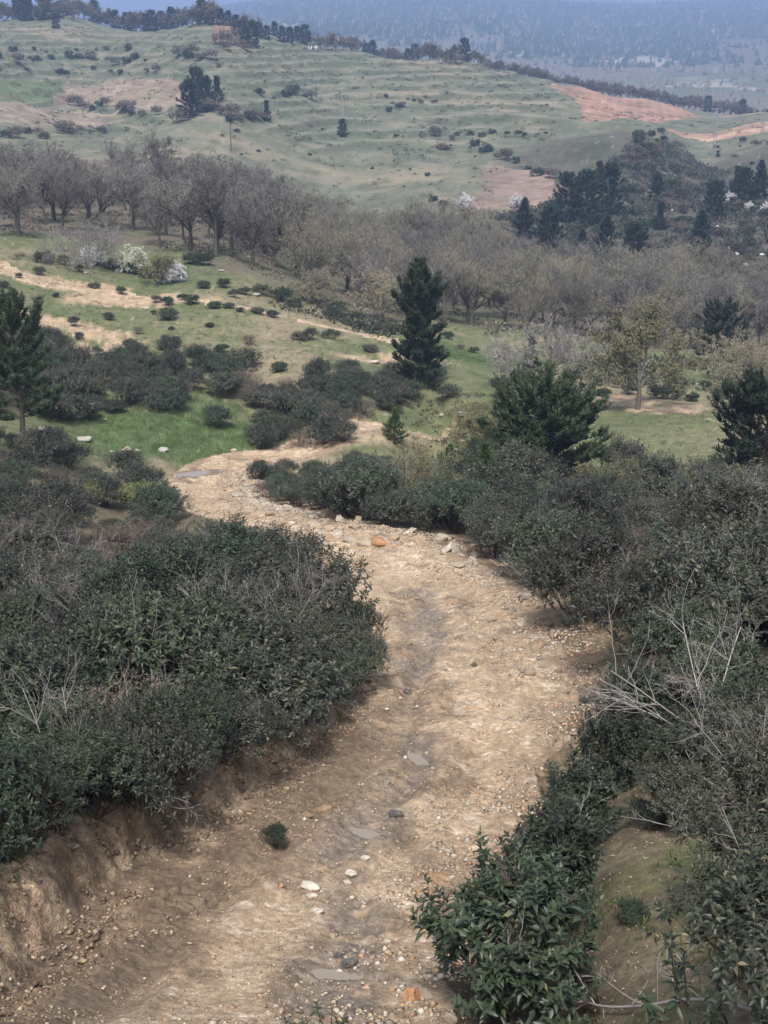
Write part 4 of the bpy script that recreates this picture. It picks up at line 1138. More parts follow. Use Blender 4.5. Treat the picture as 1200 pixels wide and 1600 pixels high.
for n_, (px, py, ym, s, k, lab) in enumerate([
    (60, 1150, 12, 1.0, 0, 'bare grey twiggy shrub rising at the left photo edge of the thicket'),
    (190, 1080, 12, .95, 2, 'bare pale twiggy shrub in the middle of the left thicket'),
    (320, 1060, 12, .9, 1, 'bare twiggy shrub with a crooked pale stem in the left thicket'),
    (440, 1090, 12, .75, 1, 'bare brownish twiggy shrub near the right side of the left thicket'),
    (-20, 1230, 10, .9, 2, 'bare grey twiggy shrub low at the left photo edge'),
    (250, 1180, 12, .7, 0, 'low bare twiggy shrub near the front of the left thicket'),
    (20, 1060, 14, 1.0, 1, 'bare grey shrub leaning out of the upper left thicket edge'),
    (120, 1010, 16, 1.0, 0, 'bare grey shrub behind the pale twiggy one in the left thicket'),
    (250, 1000, 18, .9, 2, 'bare pale shrub behind the crooked-stemmed one in the left thicket'),
    (110, 1120, 12, .9, 2, 'bare pale twiggy shrub second from the left photo edge'),
    (390, 1000, 18, .8, 0, 'bare grey shrub in the upper right part of the left thicket'),
    (60, 880, 26, 1.0, 1, 'bare brownish shrub far back at the left photo edge'),
    (970, 1040, 16, .62, 1, 'bare tangled grey shrub near the front of the right thicket'),
    (1120, 1010, 16, .9, 2, 'bare pale twiggy shrub in the middle of the right thicket'),
    (1190, 1250, 10, 1.0, 0, 'bare grey branching shrub at the right photo edge above the leaf rosettes'),
    (1170, 1120, 12, .95, 2, 'bare pale shrub at the right photo edge of the thicket'),
    (1080, 885, 26, 1.35, 1, 'large bare brown-grey shrub with arching branches in the right thicket'),
    (1010, 880, 28, 1.2, 2, 'bare grey shrub beside the large arching one in the right thicket'),
    (1150, 850, 30, 1.3, 0, 'bare grey shrub at the right end of the thicket top'),
    (960, 790, 40, 1.5, 1, 'bare pinkish-brown shrub between the young pine and the juniper'),
    (1000, 755, 50, 1.7, 2, 'bare pale shrub on the edge of the green meadow'),
    (640, 800, 40, 1.5, 1, 'bare thin-stemmed shrub above the bend of the track'),
    (620, 790, 40, 1.3, 0, 'bare upright shrub beside the grey boulder above the track bend'),
    (890, 850, 34, 1.1, 2, 'bare grey shrub below the young pine')]):
    x, y = hit(px, py, ym)
    plant('bare_shrub', BARE[k], x, y, lab, 'shrub', 'bare grey shrubs in the thickets', s=s * (1.15 if px < 600 else .95 if py > 900 else .82 if py > 760 else .9), rz=n_ * 1.7, sink=.05)

for side, lst in (('left', left), ('right', right)):
    r8 = np.random.default_rng(88)
    for x, y in lst:
        if y < 48 and r8.random() < (.30 if side == 'left' else .22):
            rowed(plant('bare_shrub', BARE[r8.integers(3)], x + r8.normal(0, .4), y + r8.normal(0, .4), '', 'shrub', 'bare twiggy shrubs scattered in the %s thicket' % side, s=r8.uniform(.85, 1.2), rz=r8.uniform(0, 6), sink=.0), 'bare grey twiggy shrub in the %s thicket' % side)

# ---- dead branches lying over the slope at the lower right
def branch_thing(name, pxs, lift, rad, label, seed, twn=7):
    r = np.random.default_rng(seed)
    q = []
    for (px, py), h in zip(pxs, lift):
        x, y = hit(px, py, 6.5); y *= 1 - h * .07; x = ray(px, py)[0] * y
        q.append((x, y, ray(px, py)[1] * y))
    q = np.array(q)
    c = catmull(q, 5); o = c[0].copy()
    c = c - o
    V, F = tube_batch(c[None], (rad * np.linspace(.35, 1, len(c)))[None], 6)
    e = link(name, None, loc=o, label=label, cat='branch')
    link('limb', make_mesh('limb', V, F, [M_BARK], np.broadcast_to((.34, .31, .285), (len(V), 3)), smooth=True), parent=e)
    k = r.integers(1, len(c) - 2, twn)
    st = (c[k], nrm(-(c[np.minimum(k + 1, len(c) - 1)] - c[k]) * 1.0 / np.maximum(np.linalg.norm(c[k + 1] - c[k], axis=1, keepdims=True), 1e-6) + r.normal(size=(twn, 3)) * .55 + np.array((0, 0, .25))), r.uniform(.25, .6, twn), np.full(twn, rad * .45))
    g = grow(seed, st, [dict(n=3, ang=35, len=(.4, .75), rad=.6), dict(n=2, ang=35, len=(.4, .7), rad=.7)])
    j = join([(*tube_batch(Pb, np.maximum(Rb, .002), 3), (.34, .31, .285)) for Pb, Rb in g])
    link('twigs', make_mesh('twigs', j[0], j[1], [M_TWIG], j[2]), parent=e, kind='stuff')
branch_thing('dead_branch', [(700, 1490), (830, 1490), (880, 1540), (930, 1570), (1000, 1572), (1070, 1562), (1140, 1568), (1230, 1600)][1:], [.9, .55, .4, .35, .4, .5, .6], .020, 'long dead grey branch lying low across the bottom right', 21, 9)
branch_thing('dead_branch', [(1020, 1285), (1060, 1295), (1090, 1318), (1140, 1324), (1220, 1326)], [1.4, 1.6, 1.8, 2, 2.2], .013, 'thin dead grey branch stretching in from the right photo edge', 22, 6)
branch_thing('dead_branch', [(1060, 1150), (1090, 1205), (1130, 1232), (1180, 1232), (1230, 1228)], [1.4, 1.6, 1.8, 2, 2.2], .012, 'forked pale dead branch above the leaf rosettes at the right', 23, 7)
branch_thing('dead_branch', [(905, 1490), (945, 1530), (985, 1560), (1020, 1575)], [.6, .6, .6, .6], .009, 'short dark dead twig crossing the long fallen branch', 24, 4)

# ---- pines
def pine_at(px, py, ym, parts, label, s=1, rz=0., group=None, name='pine_tree', cat='pine tree'):
    x, y = hit(px, py, ym)
    return plant(name, parts, x, y, label, cat, group, s=s, rz=rz, sink=.1)
pine_at(40, 712, 60, make_pine(701, 8.8, 2.9, .26, PINE_MID, L=.28, W=.052, dens=9, shape='column', spacing=.62, bare=14, blades=11), 'pine with a grey bare trunk at the left photo edge beside the green hollow', rz=1.0)
pine_at(655, 597, 90, make_pine(702, 9.9, 2.75, .04, ((.034, .054, .032), (.082, .112, .056)), L=.36, W=.08, dens=11, spacing=.42, shape='column', blades=10), 'tall dark conical pine standing on the bank above the track', rz=.3)
pine_at(842, 762, 52, make_pine(703, 4.9, 3.4, .02, PINE_MID, L=.25, W=.05, dens=11, spacing=.25, shape='round', blades=10), 'broad bushy young pine in the right thicket, the widest pine', rz=.9)
pine_at(1190, 752, 52, make_pine(704, 4.9, 2.8, .02, PINE_DARK, L=.26, W=.05, dens=9, spacing=.30, shape='round', blades=10), 'dark bushy pine at the right photo edge beside the green meadow', rz=.2)
YP = [make_pine(710 + i, 2.6, 1.1, .02, PINE_YOUNG, L=.17, W=.028, dens=11, spacing=.22, shape='cone', blades=10) for i in range(2)]
pine_at(702, 752, 52, YP[0], 'small fresh green pine left of the broad bushy pine', s=.9, group='small young pines')
pine_at(757, 790, 46, YP[1], 'bright yellowish-green small pine in front of the broad bushy pine', s=1.15, group='small young pines')
pine_at(616, 690, 80, YP[0], 'little green pine beside the far stretch of track', s=.95, rz=2, group='small young pines')
pine_at(1122, 575, 105, make_pine(720, 6.2, 3.0, .08, PINE_DARK, L=.34, W=.07, dens=5.5, spacing=.45, shape='round'), 'dark rounded pine at the wood edge right of the oak', rz=.7)
SP = make_pine(721, 4.2, 1.1, .08, PINE_MID, L=.26, W=.05, dens=7, spacing=.4, shape='open')
pine_at(828, 600, 100, SP, 'slim sparse pine beside the bare grey tree', s=1.0)
JUN = [make_shrub(730 + i, .9, 1.1, 10, 520, 10, .09, .022, ((.055, .070, .026), (.125, .145, .05), (.2, .18, .08), .02), mat=M_LEAF_FAR, span=.2) for i in range(1)]
for px, py, s, lab in [(972, 812, 1.25, 'dark upright juniper with yellowish tips in the right thicket'), (1060, 790, 1.5, 'yellow-green juniper behind the large bare arching shrub'), (1100, 785, 1.2, 'low yellow-green juniper next to the right edge pine')]:
    x, y = hit(px, py, 36)
    plant('juniper_shrub', JUN[0], x, y, lab, 'juniper', 'junipers in the right thicket', s=s, rz=px, sink=.05)
x, y = hit(160, 800, 44)
YS = make_shrub(735, 1.1, 1.3, 10, 420, 8, .10, .045, ((.10, .12, .035), (.19, .20, .07), (.2, .18, .08), .02), tpl=LEAF4, mat=M_LEAF_FAR)
for px, py, s, lab in [(215, 800, 1.2, 'yellow-green leafy shrub at the back of the left thicket'), (150, 790, .9, 'small yellowish shrub at the back of the left thicket')]:
    x, y = hit(px, py, 42)
    plant('yellow_green_shrub', YS, x, y, lab, 'shrub', 'yellow-green shrubs in the left thicket', s=s, rz=px, sink=-.15)

# ---- oaks and other leafless trees
GREY = ((.105, .094, .082), (.185, .16, .15))
OAKS = [make_oak(800 + i, (10.0, 9.6, 9.0, 8.6, 9.2)[i], (.40, .36, .24, .30, .30)[i], (.62, .72, 1.0, .9, .85)[i], .6, 2, ((.20, .188, .17), (.21, .197, .178), (.265, .245, .17), (.275, .252, .17), (.215, .20, .182))[i],
                 GREY[0], ((.205, .190, .172), (.19, .175, .155), (.225, .205, .155), (.23, .21, .155), (.21, .19, .17))[i], fine=5, tw=.016, budsize=.10) for i in range(5)]
BIG_OAK = make_oak(820, 8.4, .30, .85, .95, 9, (.245, .228, .135), (.16, .142, .122), (.19, .168, .13), fine=6, tw=.015, budsize=.115)
PALE = make_oak(821, 6.0, .18, 1.1, .95, 4, (.33, .30, .20), (.16, .14, .115), (.23, .20, .16), start_n=4, fine=3, tw=.013, budsize=.10)
GREYTREE = make_oak(822, 6.6, .20, .8, .15, 1, (.2, .17, .13), (.24, .22, .205), (.27, .25, .24), start_n=3, tw=.017)
SMALL = make_oak(823, 4.2, .25, 1.0, .7, 3, (.21, .21, .10), (.09, .075, .06), (.15, .125, .10), start_n=3, tw=.007, budsize=.06)
BLOSSOM = make_oak(824, 4.6, .18, .9, .95, 3, (.72, .74, .62), (.13, .11, .09), (.25, .23, .2), start_n=4, fine=3, tw=.012, budsize=.18, mat_bud=M_BLOSSOM)
WHITE = make_oak(825, 4.6, .18, .9, .95, 3, (.80, .78, .78), (.13, .11, .09), (.3, .27, .25), start_n=4, fine=3, tw=.012, budsize=.22, mat_bud=M_BLOSSOM)
def tree_at(px, py, ym, parts, label, name='oak_tree', cat='tree', s=1, rz=0., group=None, sink=.15):
    x, y = hit(px, py, ym)
    return plant(name, parts, x, y, label, cat, group, s=s, rz=rz, sink=sink)
tree_at(996, 642, 90, BIG_OAK, 'round-crowned budding oak with a stout trunk on the green meadow', rz=.4, cat='oak tree')
tree_at(1175, 642, 88, PALE, 'pale budding multi-stemmed tree at the right photo edge', name='budding_tree', rz=.5)
tree_at(1150, 600, 105, PALE, 'pale tree behind the budding one at the right photo edge', name='budding_tree', s=.8, rz=2.5)
tree_at(855, 603, 100, GREYTREE, 'bare grey tree behind the broad bushy pine', name='bare_tree', rz=1.1)
tree_at(745, 712, 70, SMALL, 'small dark-stemmed tree with pale buds left of the broad pine', name='budding_tree', rz=.3)
tree_at(760, 690, 74, SMALL, 'small budding tree just behind the dark-stemmed one', name='budding_tree', s=.9, rz=2.3)
tree_at(648, 782, 52, SMALL, 'thin sapling with sparse pale leaves above the track bend', name='budding_tree', s=.85, rz=4)
for px, py, s_, lab in [(935, 800, .8, 'thin sapling between the broad pine and the dark juniper'), (1125, 850, .75, 'thin sapling rising near the right end of the thicket'), (1175, 960, .6, 'slender pale sapling at the right photo edge of the thicket'), (705, 815, .7, 'thin sapling below the small fresh green pine'), (880, 830, .6, 'slender sapling just below the broad pine')]:
    tree_at(px, py, 24, SMALL, lab, name='sapling', s=s_, rz=px, group='saplings in the right thicket')
tree_at(590, 500, 120, PALE, 'light tan tree at the wood edge left of the tall pine', name='budding_tree', s=1.0, rz=1.5)
tree_at(505, 478, 120, PALE, 'low tan-grey tree on the near edge of the wood', name='budding_tree', s=.75, rz=3.5)
tree_at(135, 420, 120, GREYTREE, 'bare grey tree left of the white blossoming trees', name='bare_tree', s=1.0, rz=2)
tree_at(215, 425, 120, BLOSSOM, 'creamy white blossoming tree on the green slope', name='blossoming_tree', cat='blossom tree', s=.7)
tree_at(270, 442, 120, WHITE, 'white blossoming tree leaning by the dark bush on the slope', name='blossoming_tree', cat='blossom tree', s=.5, rz=1)
tree_at(252, 445, 120, SMALL, 'thin dark sapling beside the white blossoming tree', name='budding_tree', s=1.1, rz=1)
tree_at(152, 415, 120, WHITE, 'small white blossoming tree beside the bare grey tree', name='blossoming_tree', cat='blossom tree', s=.5, rz=2)
for px, py, s, lab in [(722, 328, .9, 'white blossoming tree at the left corner of the pink field'), (803, 324, .75, 'white blossoming tree in front of the pink field'),
                       (1136, 318, .7, 'white blossoming tree between pines on the scrub hill'), (1172, 328, .5, 'small white blossoming tree low on the scrub hill'), (1193, 335, .6, 'white blossoming tree at the right photo edge of the scrub hill')]:
    tree_at(px, py, 260, WHITE, lab, name='blossoming_tree', cat='blossom tree', s=s * .85, rz=px)

# the wood in the hollow
def px_of(x, y, z):
    dep = y * CT - z * ST
    return 600 + FOC * x / dep, 800 - FOC * (y * ST + z * CT) / dep
def wood_ok(x, y):
    z = base_height(x, y)
    u, v = px_of(x, y, z)
    front = np.interp(u, [-200, 0, 60, 120, 200, 300, 380, 430, 520, 600, 700, 820, 900, 1000, 1100, 1300], [362, 365, 372, 352, 368, 402, 418, 440, 452, 492, 512, 526, 522, 545, 545, 545])
    back = np.interp(u, [-200, 0, 150, 350, 430, 480, 600, 700, 760, 850, 950, 1050, 1300], [298, 302, 306, 318, 330, 352, 372, 376, 394, 424, 444, 452, 452])
    return (v < front) & (v > back) & (u > -140) & (u < 1340)
wood = scatter(292, (-110, 110), (120, 300), wood_ok, lambda y: 3.6 + (y - 140) * .010, seed=8, tries=14000)
for i, (x, y) in enumerate(wood):
    u, v = px_of(x, y, float(base_height(np.array([x]), np.array([y]))[0]))
    oc = (u > 430) and rng.random() < .45
    k = rng.choice([2, 3]) if oc else rng.choice([0, 1, 4, 4] if u < 430 else [1, 4, 4])
    s = rng.uniform(.58, 1.2) * (1.08 if u < 430 else .95)
    lab = ('leafless grey-brown oak in the left wood' if u < 430 else 'tan budding oak in the hollow wood' if oc else 'grey leafless oak in the hollow wood')
    rowed(plant('oak_tree', OAKS[k], x, y, '', 'oak tree', ('left wood oaks' if u < 430 else 'tan oaks of the hollow' if oc else 'grey oaks of the hollow'), s=s, rz=rng.uniform(0, 6.28), sink=.2), lab)

# ---- bushes on the left slope and the meadow
MB = [(170,500,1.0),(116,511,.75),(124,530,.6),(153,553,.95),(240,493,.6),(263,500,1.1),(268,514,.55),(205,548,1.25),(217,521,.9),(253,548,.4),(328,512,.65),(390,538,.95),(347,551,.7),(382,572,1.5),
      (436,578,.95),(470,530,1.0),(484,530,.9),(516,530,1.0),(578,549,.8),(497,586,.95),(542,582,1.2),(147,452,.8),(190,461,.7),(62,430,.9),(5,448,.7),(88,464,.5),(30,432,.6),(245,472,.9),(262,476,.8),(285,468,.9),(300,474,.8),
      (357,483,.7),(376,488,.6),(335,481,.8),(426,498,.8),(402,491,.6),(350,450,1.3),(318,450,1.2),(382,460,1.3),(365,465,1.0),(320,415,1.5),(300,412,1.4),(205,425,1.5),(180,420,1.2),(230,432,1.3),(440,470,1.2),(460,478,1.2),(410,462,1.0),
      (540,505,1.1),(560,512,1.1),(585,520,1.0),(610,525,1.0),(520,498,1.2),(930,600,1.1),(942,618,1.2),(982,616,1.2),(1042,622,1.6),(1082,624,1.1),(1103,610,1.2),(1060,605,1.1),(1020,612,1.1),(962,606,1.0),(905,590,1.0),(1125,622,1.1),(720,545,.7),(740,550,.7),
      (70,410,1.2),(100,415,1.1),(30,405,1.2),(125,425,1.0),(790,545,.8),(830,555,.8),(870,560,1.0),(1010,585,1.1),(1050,580,1.0),(930,570,1.0),(700,530,.8),(660,520,1.0)]
for px, py, s in MB:
    x, y = hit(px, py, 85)
    mv = rng.random() < .35
    rowed(plant('meadow_bush', (MID_SHRUBS + BROWN_SHRUBS)[rng.integers(6)] if mv else BUSHES[rng.integers(3)], x, y, '', 'bush', 'bushes on the left slope' if px < 640 else 'bushes around the oak', s=s * rng.uniform(.75, 1.25) * (.62 if mv else 1), rz=rng.uniform(0, 6), sink=.06), 'round dark bush on the grassy slope' if px < 640 else 'dark bush near the lone oak')
# clumps above the green hollow
CL = []
for poly, n in [([(132,590),(180,560),(330,560),(410,590),(408,625),(300,640),(250,660),(140,660)], 40), ([(380,640),(420,610),(480,600),(550,590),(545,640),(540,690),(470,700),(385,690)], 30), ([(550,600),(620,588),(640,620),(625,670),(560,670)], 11),
                ([(-30,560),(60,530),(105,540),(128,620),(110,660),(-30,650)], 26)]:
    pw = poly_world(poly, 66)
    q = scatter(n, (pw[:, 0].min(), pw[:, 0].max()), (pw[:, 1].min(), pw[:, 1].max()), lambda a, b: in_poly(a, b, pw), 1.25, seed=n)
    CL += [(x, y, n) for x, y in q]
for x, y, n in CL:
    bk = rng.random() < .2
    pool = BROWN_SHRUBS if bk else MID_SHRUBS
    where = {40: 'above the lush hollow', 30: 'behind the track bend', 11: 'beside the earth ramp', 26: 'behind the left pine'}[n]
    rowed(plant('brown_shrub' if bk else 'clump_shrub', pool[rng.integers(len(pool))], x, y, '', 'shrub', 'shrubs ' + where, s=rng.uniform(.75, 1.15) * (1.45 if n == 26 else 1.1), rz=rng.uniform(0, 6), sink=.05), ('dry brown shrub ' if bk else 'dark shrub ') + where)
for px, py, s, lab in [(340, 668, 1.0, 'single dark bush standing in the lush grass'), (640, 622, 1.0, 'dark shrub at the foot of the tall pine'), (612, 610, 1.0, 'dark shrub left of the tall pine'), (675, 600, .9, 'purplish shrub right of the tall pine'), (700, 620, .8, 'low shrub on the stony bank right of the tall pine'), (790, 620, 1.2, 'dark shrub behind the broad bushy pine')]:
    x, y = hit(px, py, 66)
    plant('clump_shrub', MID_SHRUBS[0], x, y, lab, 'shrub', s=s, rz=px)

# ---- scrub hill and hill opposite
FP = [make_pine(740 + i, 8.5, 2.8, .08, PINE_DARK, L=.6, W=.16, dens=3.2, spacing=.7, shape=('cone', 'round', 'open')[i], blades=7) for i in range(3)]
for px, py, s, k, lab in [
    (575*0+885, 345, 1.0, 1, 'dark pine at the left of the group below the red strip field'), (915, 350, 1.1, 1, 'dark pine in the middle of the group on the scrub hill'), (950, 335, 1.05, 1, 'dark broad pine at the right of the group on the scrub hill'), (935, 300, .7, 2, 'dark pine behind the group on the scrub hill'),
    (818, 372, .8, 0, 'dark pine at the left foot of the scrub hill'), (858, 392, .8, 1, 'dark pine low on the left of the scrub hill'), (945, 420, 1.0, 0, 'pointed dark pine at the foot of the scrub hill'), (908, 405, .6, 0, 'small pointed dark pine at the foot of the scrub hill'), (990, 425, .9, 1, 'wide dark pine at the foot of the scrub hill'),
    (1092, 400, .9, 0, 'dark pine in the middle of the scrub hill'), (1115, 345, .8, 1, 'dark rounded pine on the upper right of the scrub hill'), (1160, 320, .8, 1, 'dark pine near the right photo edge of the scrub hill'), (1185, 312, .9, 0, 'dark pine at the right photo edge of the scrub hill'), (1025, 312, .6, 1, 'small dark pine in the middle upper scrub hill'), (1030, 360, .6, 2, 'small dark pine in the centre of the scrub hill'), (1150, 300, .6, 2, 'small dark pine at the top right of the scrub hill')]:
    x, y = hit(px, py, 235)
    plant('pine_tree', FP[k], x, y, lab, 'pine tree', 'pines on the scrub hill', s=s * 1.2, rz=px, sink=.2)
def region(poly, n, md, ymin, seed):
    pw = poly_world(poly, ymin)
    return scatter(n, (pw[:, 0].min(), pw[:, 0].max()), (pw[:, 1].min(), pw[:, 1].max()), lambda a, b: in_poly(a, b, pw), md, seed=seed, tries=5000)
for poly, n, md, s0, lab, grp, br in [
    ([(760,350),(870,320),(1000,290),(1100,280),(1220,310),(1220,440),(1100,440),(980,425),(860,395)], 150, 3.0, 1.35, 'low bush on the rocky scrub hill', 'bushes on the scrub hill', .35),
    ([(960,300),(985,215),(1030,208),(1062,235),(1060,290)], 38, 2.6, 1.5, 'bush on the dark knoll', 'bushes on the knoll', .25)]:
    for x, y in region(poly, n, md, 238, n):
        pool = FAR_BROWN if rng.random() < br else FAR_BUSH
        rowed(plant('scrub_bush', pool[rng.integers(len(pool))], x, y, '', 'bush', grp, s=s0 * rng.uniform(.6, 1.15), rz=rng.uniform(0, 6), sink=.1), lab)
HB = []
def hb(px, py, s, br=0):
    if rng.random() < .72: HB.append((px + rng.normal(0, 4), py + rng.normal(0, 1.5), s * rng.uniform(.7, 1.15), br))
for a in np.linspace(0, 1, 12): hb(670 + 190 * a, 215 + 72 * a * a + rng.uniform(-5, 5), 1.6, .4)
for a in np.linspace(0, 1, 9): hb(690 + 120 * a, 232 + 20 * a + rng.uniform(-6, 6), 1.5, .5)
for a in np.linspace(0, 1, 10): hb(720 + 150 * a, 213 - 6 * a + rng.uniform(-2, 2), 1.2)
for a in np.linspace(0, 1, 14): hb(100 + 145 * a, 165 + 14 * a + rng.uniform(-3, 4), 2.0, .5)
for a in np.linspace(0, 1, 12): hb(0 + 160 * a, 212 - 4 * a + rng.uniform(-5, 5), 2.0, .4)
for a in np.linspace(0, 1, 16): hb(0 + 230 * a, 95 + 3 * math.sin(a * 9) + rng.uniform(-3, 3), 2.0, .2)
for a in np.linspace(0, 1, 14): hb(0 + 250 * a, 112 + rng.uniform(-3, 3), 1.8, .3)
for a in np.linspace(0, 1, 12): hb(20 + 200 * a, 80 + rng.uniform(-3, 3), 1.7, .1)
for a in np.linspace(0, 1, 9): hb(405 + 90 * a, 152 + 4 * math.sin(a * 7) + rng.uniform(-3, 3), 1.8, .3)
for a in np.linspace(0, 1, 12): hb(600 + 75 * a, 165 + rng.uniform(-18, 18), 1.2, .6)
for a in np.linspace(0, 1, 14): hb(282 + 75 * a, 183 + rng.uniform(-9, 9), 2.3, .3)
for a in np.linspace(0, 1, 16): hb(275 + 110 * a, 75 + 30 * a * (1 - a) + rng.uniform(-14, 26), 2.6, .65)
for a in np.linspace(0, 1, 9): hb(360 + 50 * a, 190 + rng.uniform(-3, 3), 1.8, .3)
for _ in range(30):
    hb(rng.uniform(200, 760), rng.uniform(190, 325), rng.uniform(.5, 1.2), .35)
for _ in range(14): hb(rng.uniform(1070, 1200), rng.uniform(215, 275), rng.uniform(.6, 1.2), .2)
for px, py, s, br in HB[:285]:
    x, y = hit(px, py, 290)
    pool = FAR_BROWN if rng.random() < br else FAR_BUSH
    lab = ('hedge bush on the upper left hill' if px < 280 else 'bush in the hill ravine' if px < 400 and py < 200 else 'small bush on the terraced hill' if px < 900 else 'small bush on the right green slope')
    rowed(plant('hillside_bush', pool[rng.integers(len(pool))], x, y, '', 'bush', lab.replace('bush', 'bushes', 1), s=s * rng.uniform(.5, 1.3), rz=rng.uniform(0, 6), sink=.1), lab)
HT = [(395,72,1.15,1,'dark pine pair standing on the crest of the terraced hill'),(383,70,.9,1,'dark pine just left of the crest pine'),(88,46,.75,1,'lone small pine on the slope below the crest'),(308,160,1.2,1,'dark pine at the top of the ravine clump'),(322,172,1.1,1,'dark pine in the middle of the ravine clump'),
      (297,185,1.2,1,'broad dark pine at the foot of the ravine clump'),(340,160,.9,2,'thin dark pine on the right of the ravine clump'),(417,190,.75,2,'small dark pine beside the ravine hedge'),(535,212,.62,1,'lone dark pine in front of the metal pylon'),(330,40,.7,1,'dark tree above the bare orange field')]
for px, py, s, k, lab in HT:
    x, y = hit(px, py, 300)
    plant('pine_tree', FP[k], x, y, lab, 'pine tree', 'pines on the terraced hill', s=s, rz=px, sink=.2)
# trees along the crest of the hill opposite
LOWT = [make_oak(830 + i, 8, .22, 1.0, .8, 2, ((.20, .165, .13), (.12, .12, .075))[i], GREY[0], (.18, .155, .145), fine=2, tw=.05, budsize=.35) for i in range(2)]
crest = []
for px in np.arange(-20, 340, 8):
    crest.append((px, np.interp(px, [0, 100, 350], [34, 27, 36]) + rng.uniform(-3, 4), rng.uniform(.85, 1.4), rng.random() < .3))
for px in np.arange(345, 560, 12): crest.append((px, np.interp(px, [345, 480, 560], [44, 74, 80]) + rng.uniform(-6, 3), rng.uniform(.7, 1.2), rng.random() < .45))
for px in np.arange(560, 800, 11): crest.append((px, np.interp(px, [560, 700, 800], [82, 97, 114]) + rng.uniform(-8, 2), rng.uniform(.7, 1.15), rng.random() < .15))
for px in np.arange(800, 1215, 9): crest.append((px, np.interp(px, [800, 900, 1000, 1100, 1215], [113, 133, 150, 164, 172]) + rng.uniform(-6, 1), rng.uniform(.65, 1.15), rng.random() < .1))
for px, py, s, ev in crest:
    x, y = hit(px, py, 420)
    if y > 760: y = 735.0; x = ray(px, py)[0] * y
    lab = 'tree on the upper left skyline' if px < 345 else 'tree around the hilltop shed' if px < 560 else 'tree on the crest above the terraces' if px < 800 else 'tree behind the red field'
    kind = ('dark evergreen ' if ev else 'leafless grey ') + lab
    rowed(plant('crest_tree', FP[1] if ev else LOWT[int(rng.random() < .3)], x, y, '', 'tree', kind.replace('tree', 'trees', 1), s=s, rz=rng.uniform(0, 6), sink=.3), kind)

# ================================================================== STONES, LITTER, POLES
M_STONE, _nt, _b, _o = new_mat('stone')
def stone_material():
    N, L = _nt.nodes, _nt.links
    oi = N.new('ShaderNodeObjectInfo'); cr = N.new('ShaderNodeValToRGB')
    e = cr.color_ramp.elements
    e[0].position = 0; e[0].color = (.55, .48, .38, 1); e[1].position = 1; e[1].color = (.40, .355, .30, 1)
    for p, c in ((.25, (.56, .49, .40)), (.45, (.44, .345, .25)), (.62, (.47, .33, .215)), (.8, (.48, .41, .32))):
        k = e.new(p); k.color = (*c, 1)
    L.new(oi.outputs['Random'], cr.inputs[0])
    co = N.new('ShaderNodeTexCoord'); n = N.new('ShaderNodeTexNoise'); n.inputs['Scale'].default_value = 3.2; n.inputs['Detail'].default_value = 7; n.inputs['Roughness'].default_value = .68
    L.new(co.outputs['Object'], n.inputs['Vector'])
    mr = N.new('ShaderNodeMapRange'); mr.inputs['From Min'].default_value = .3; mr.inputs['From Max'].default_value = .7; mr.inputs['To Min'].default_value = .62; mr.inputs['To Max'].default_value = 1.2
    L.new(n.outputs['Fac'], mr.inputs['Value'])
    mx = N.new('ShaderNodeMix'); mx.data_type = 'RGBA'; mx.blend_type = 'MULTIPLY'; mx.inputs['Factor'].default_value = 1
    L.new(cr.outputs[0], mx.inputs[6]); L.new(mr.outputs[0], mx.inputs[7]); L.new(mx.outputs[2], _b.inputs['Base Color'])
    _b.inputs['Roughness'].default_value = .85; _b.inputs['Specular IOR Level'].default_value = .2
    bp = N.new('ShaderNodeBump'); bp.inputs['Distance'].default_value = .15; L.new(n.outputs['Fac'], bp.inputs['Height']); L.new(bp.outputs[0], _b.inputs['Normal'])
stone_material()
M_WHITE_STONE = plain_material('pale_limestone', (.40, .37, .32), .85, .2, nscale=4, var=.18, bump=.08)
M_DARK_STONE = plain_material('wet_dark_stone', (.13, .115, .105), .45, .4, nscale=4, var=.3, bump=.1)
M_ORANGE_STONE = plain_material('rust_stone', (.40, .225, .12), .85, .2, nscale=3, var=.35, bump=.1)
import bmesh
def stone_mesh(seed, flat, mat, rough=.12):
    r = np.random.default_rng(seed)
    bm = bmesh.new()
    pts_ = rand_dirs(r, 16) * r.uniform(.75, 1.0, (16, 1)) * np.array((.5, .38, flat))
    for p in pts_: bm.verts.new(p)
    g = bmesh.ops.convex_hull(bm, input=bm.verts)
    bmesh.ops.delete(bm, geom=[v for v in bm.verts if not v.link_faces], context='VERTS')
    bmesh.ops.bevel(bm, geom=list(bm.edges), offset=.035, segments=1, affect='EDGES', clamp_overlap=True)
    bmesh.ops.triangulate(bm, faces=list(bm.faces))
    me = bpy.data.meshes.new('stone'); bm.to_mesh(me); bm.free()
    me.materials.append(mat)
    return me
STONES = [stone_mesh(900 + i, (.3, .2, .26, .34, .16, .24, .3, .2)[i], M_STONE) for i in range(8)]
def on_ground(x, y):
    d, hw = track_side(x, y)
    if abs(d) < hw:
        return float(track_z(np.array([x]), np.array([y]))[0][0])
    return float(gz(x, y)[0])
def stone(px, py, wpx, mesh, label, ym=7, group='stones on and beside the track', name='stone', tilt=.15, sink=.25, sz=1.0):
    x, y = hit(px, py, ym)
    z = on_ground(x, y)
    size = wpx / FOC * (y * CT - z * ST)
    o = link(name, mesh, loc=(x, y, z + size * .12 * sz), label=label, cat='stone', group=group, scale=(size, size, size * sz))
    o.rotation_euler = (rng.normal(0, tilt), rng.normal(0, tilt), rng.uniform(-.5, .5))
    return o
M_CREAM_STONE = plain_material('cream_stone', (.58, .53, .45), .85, .2, nscale=4, var=.2, bump=.08)
WS = [stone_mesh(930 + i, .2, M_CREAM_STONE) for i in range(3)]
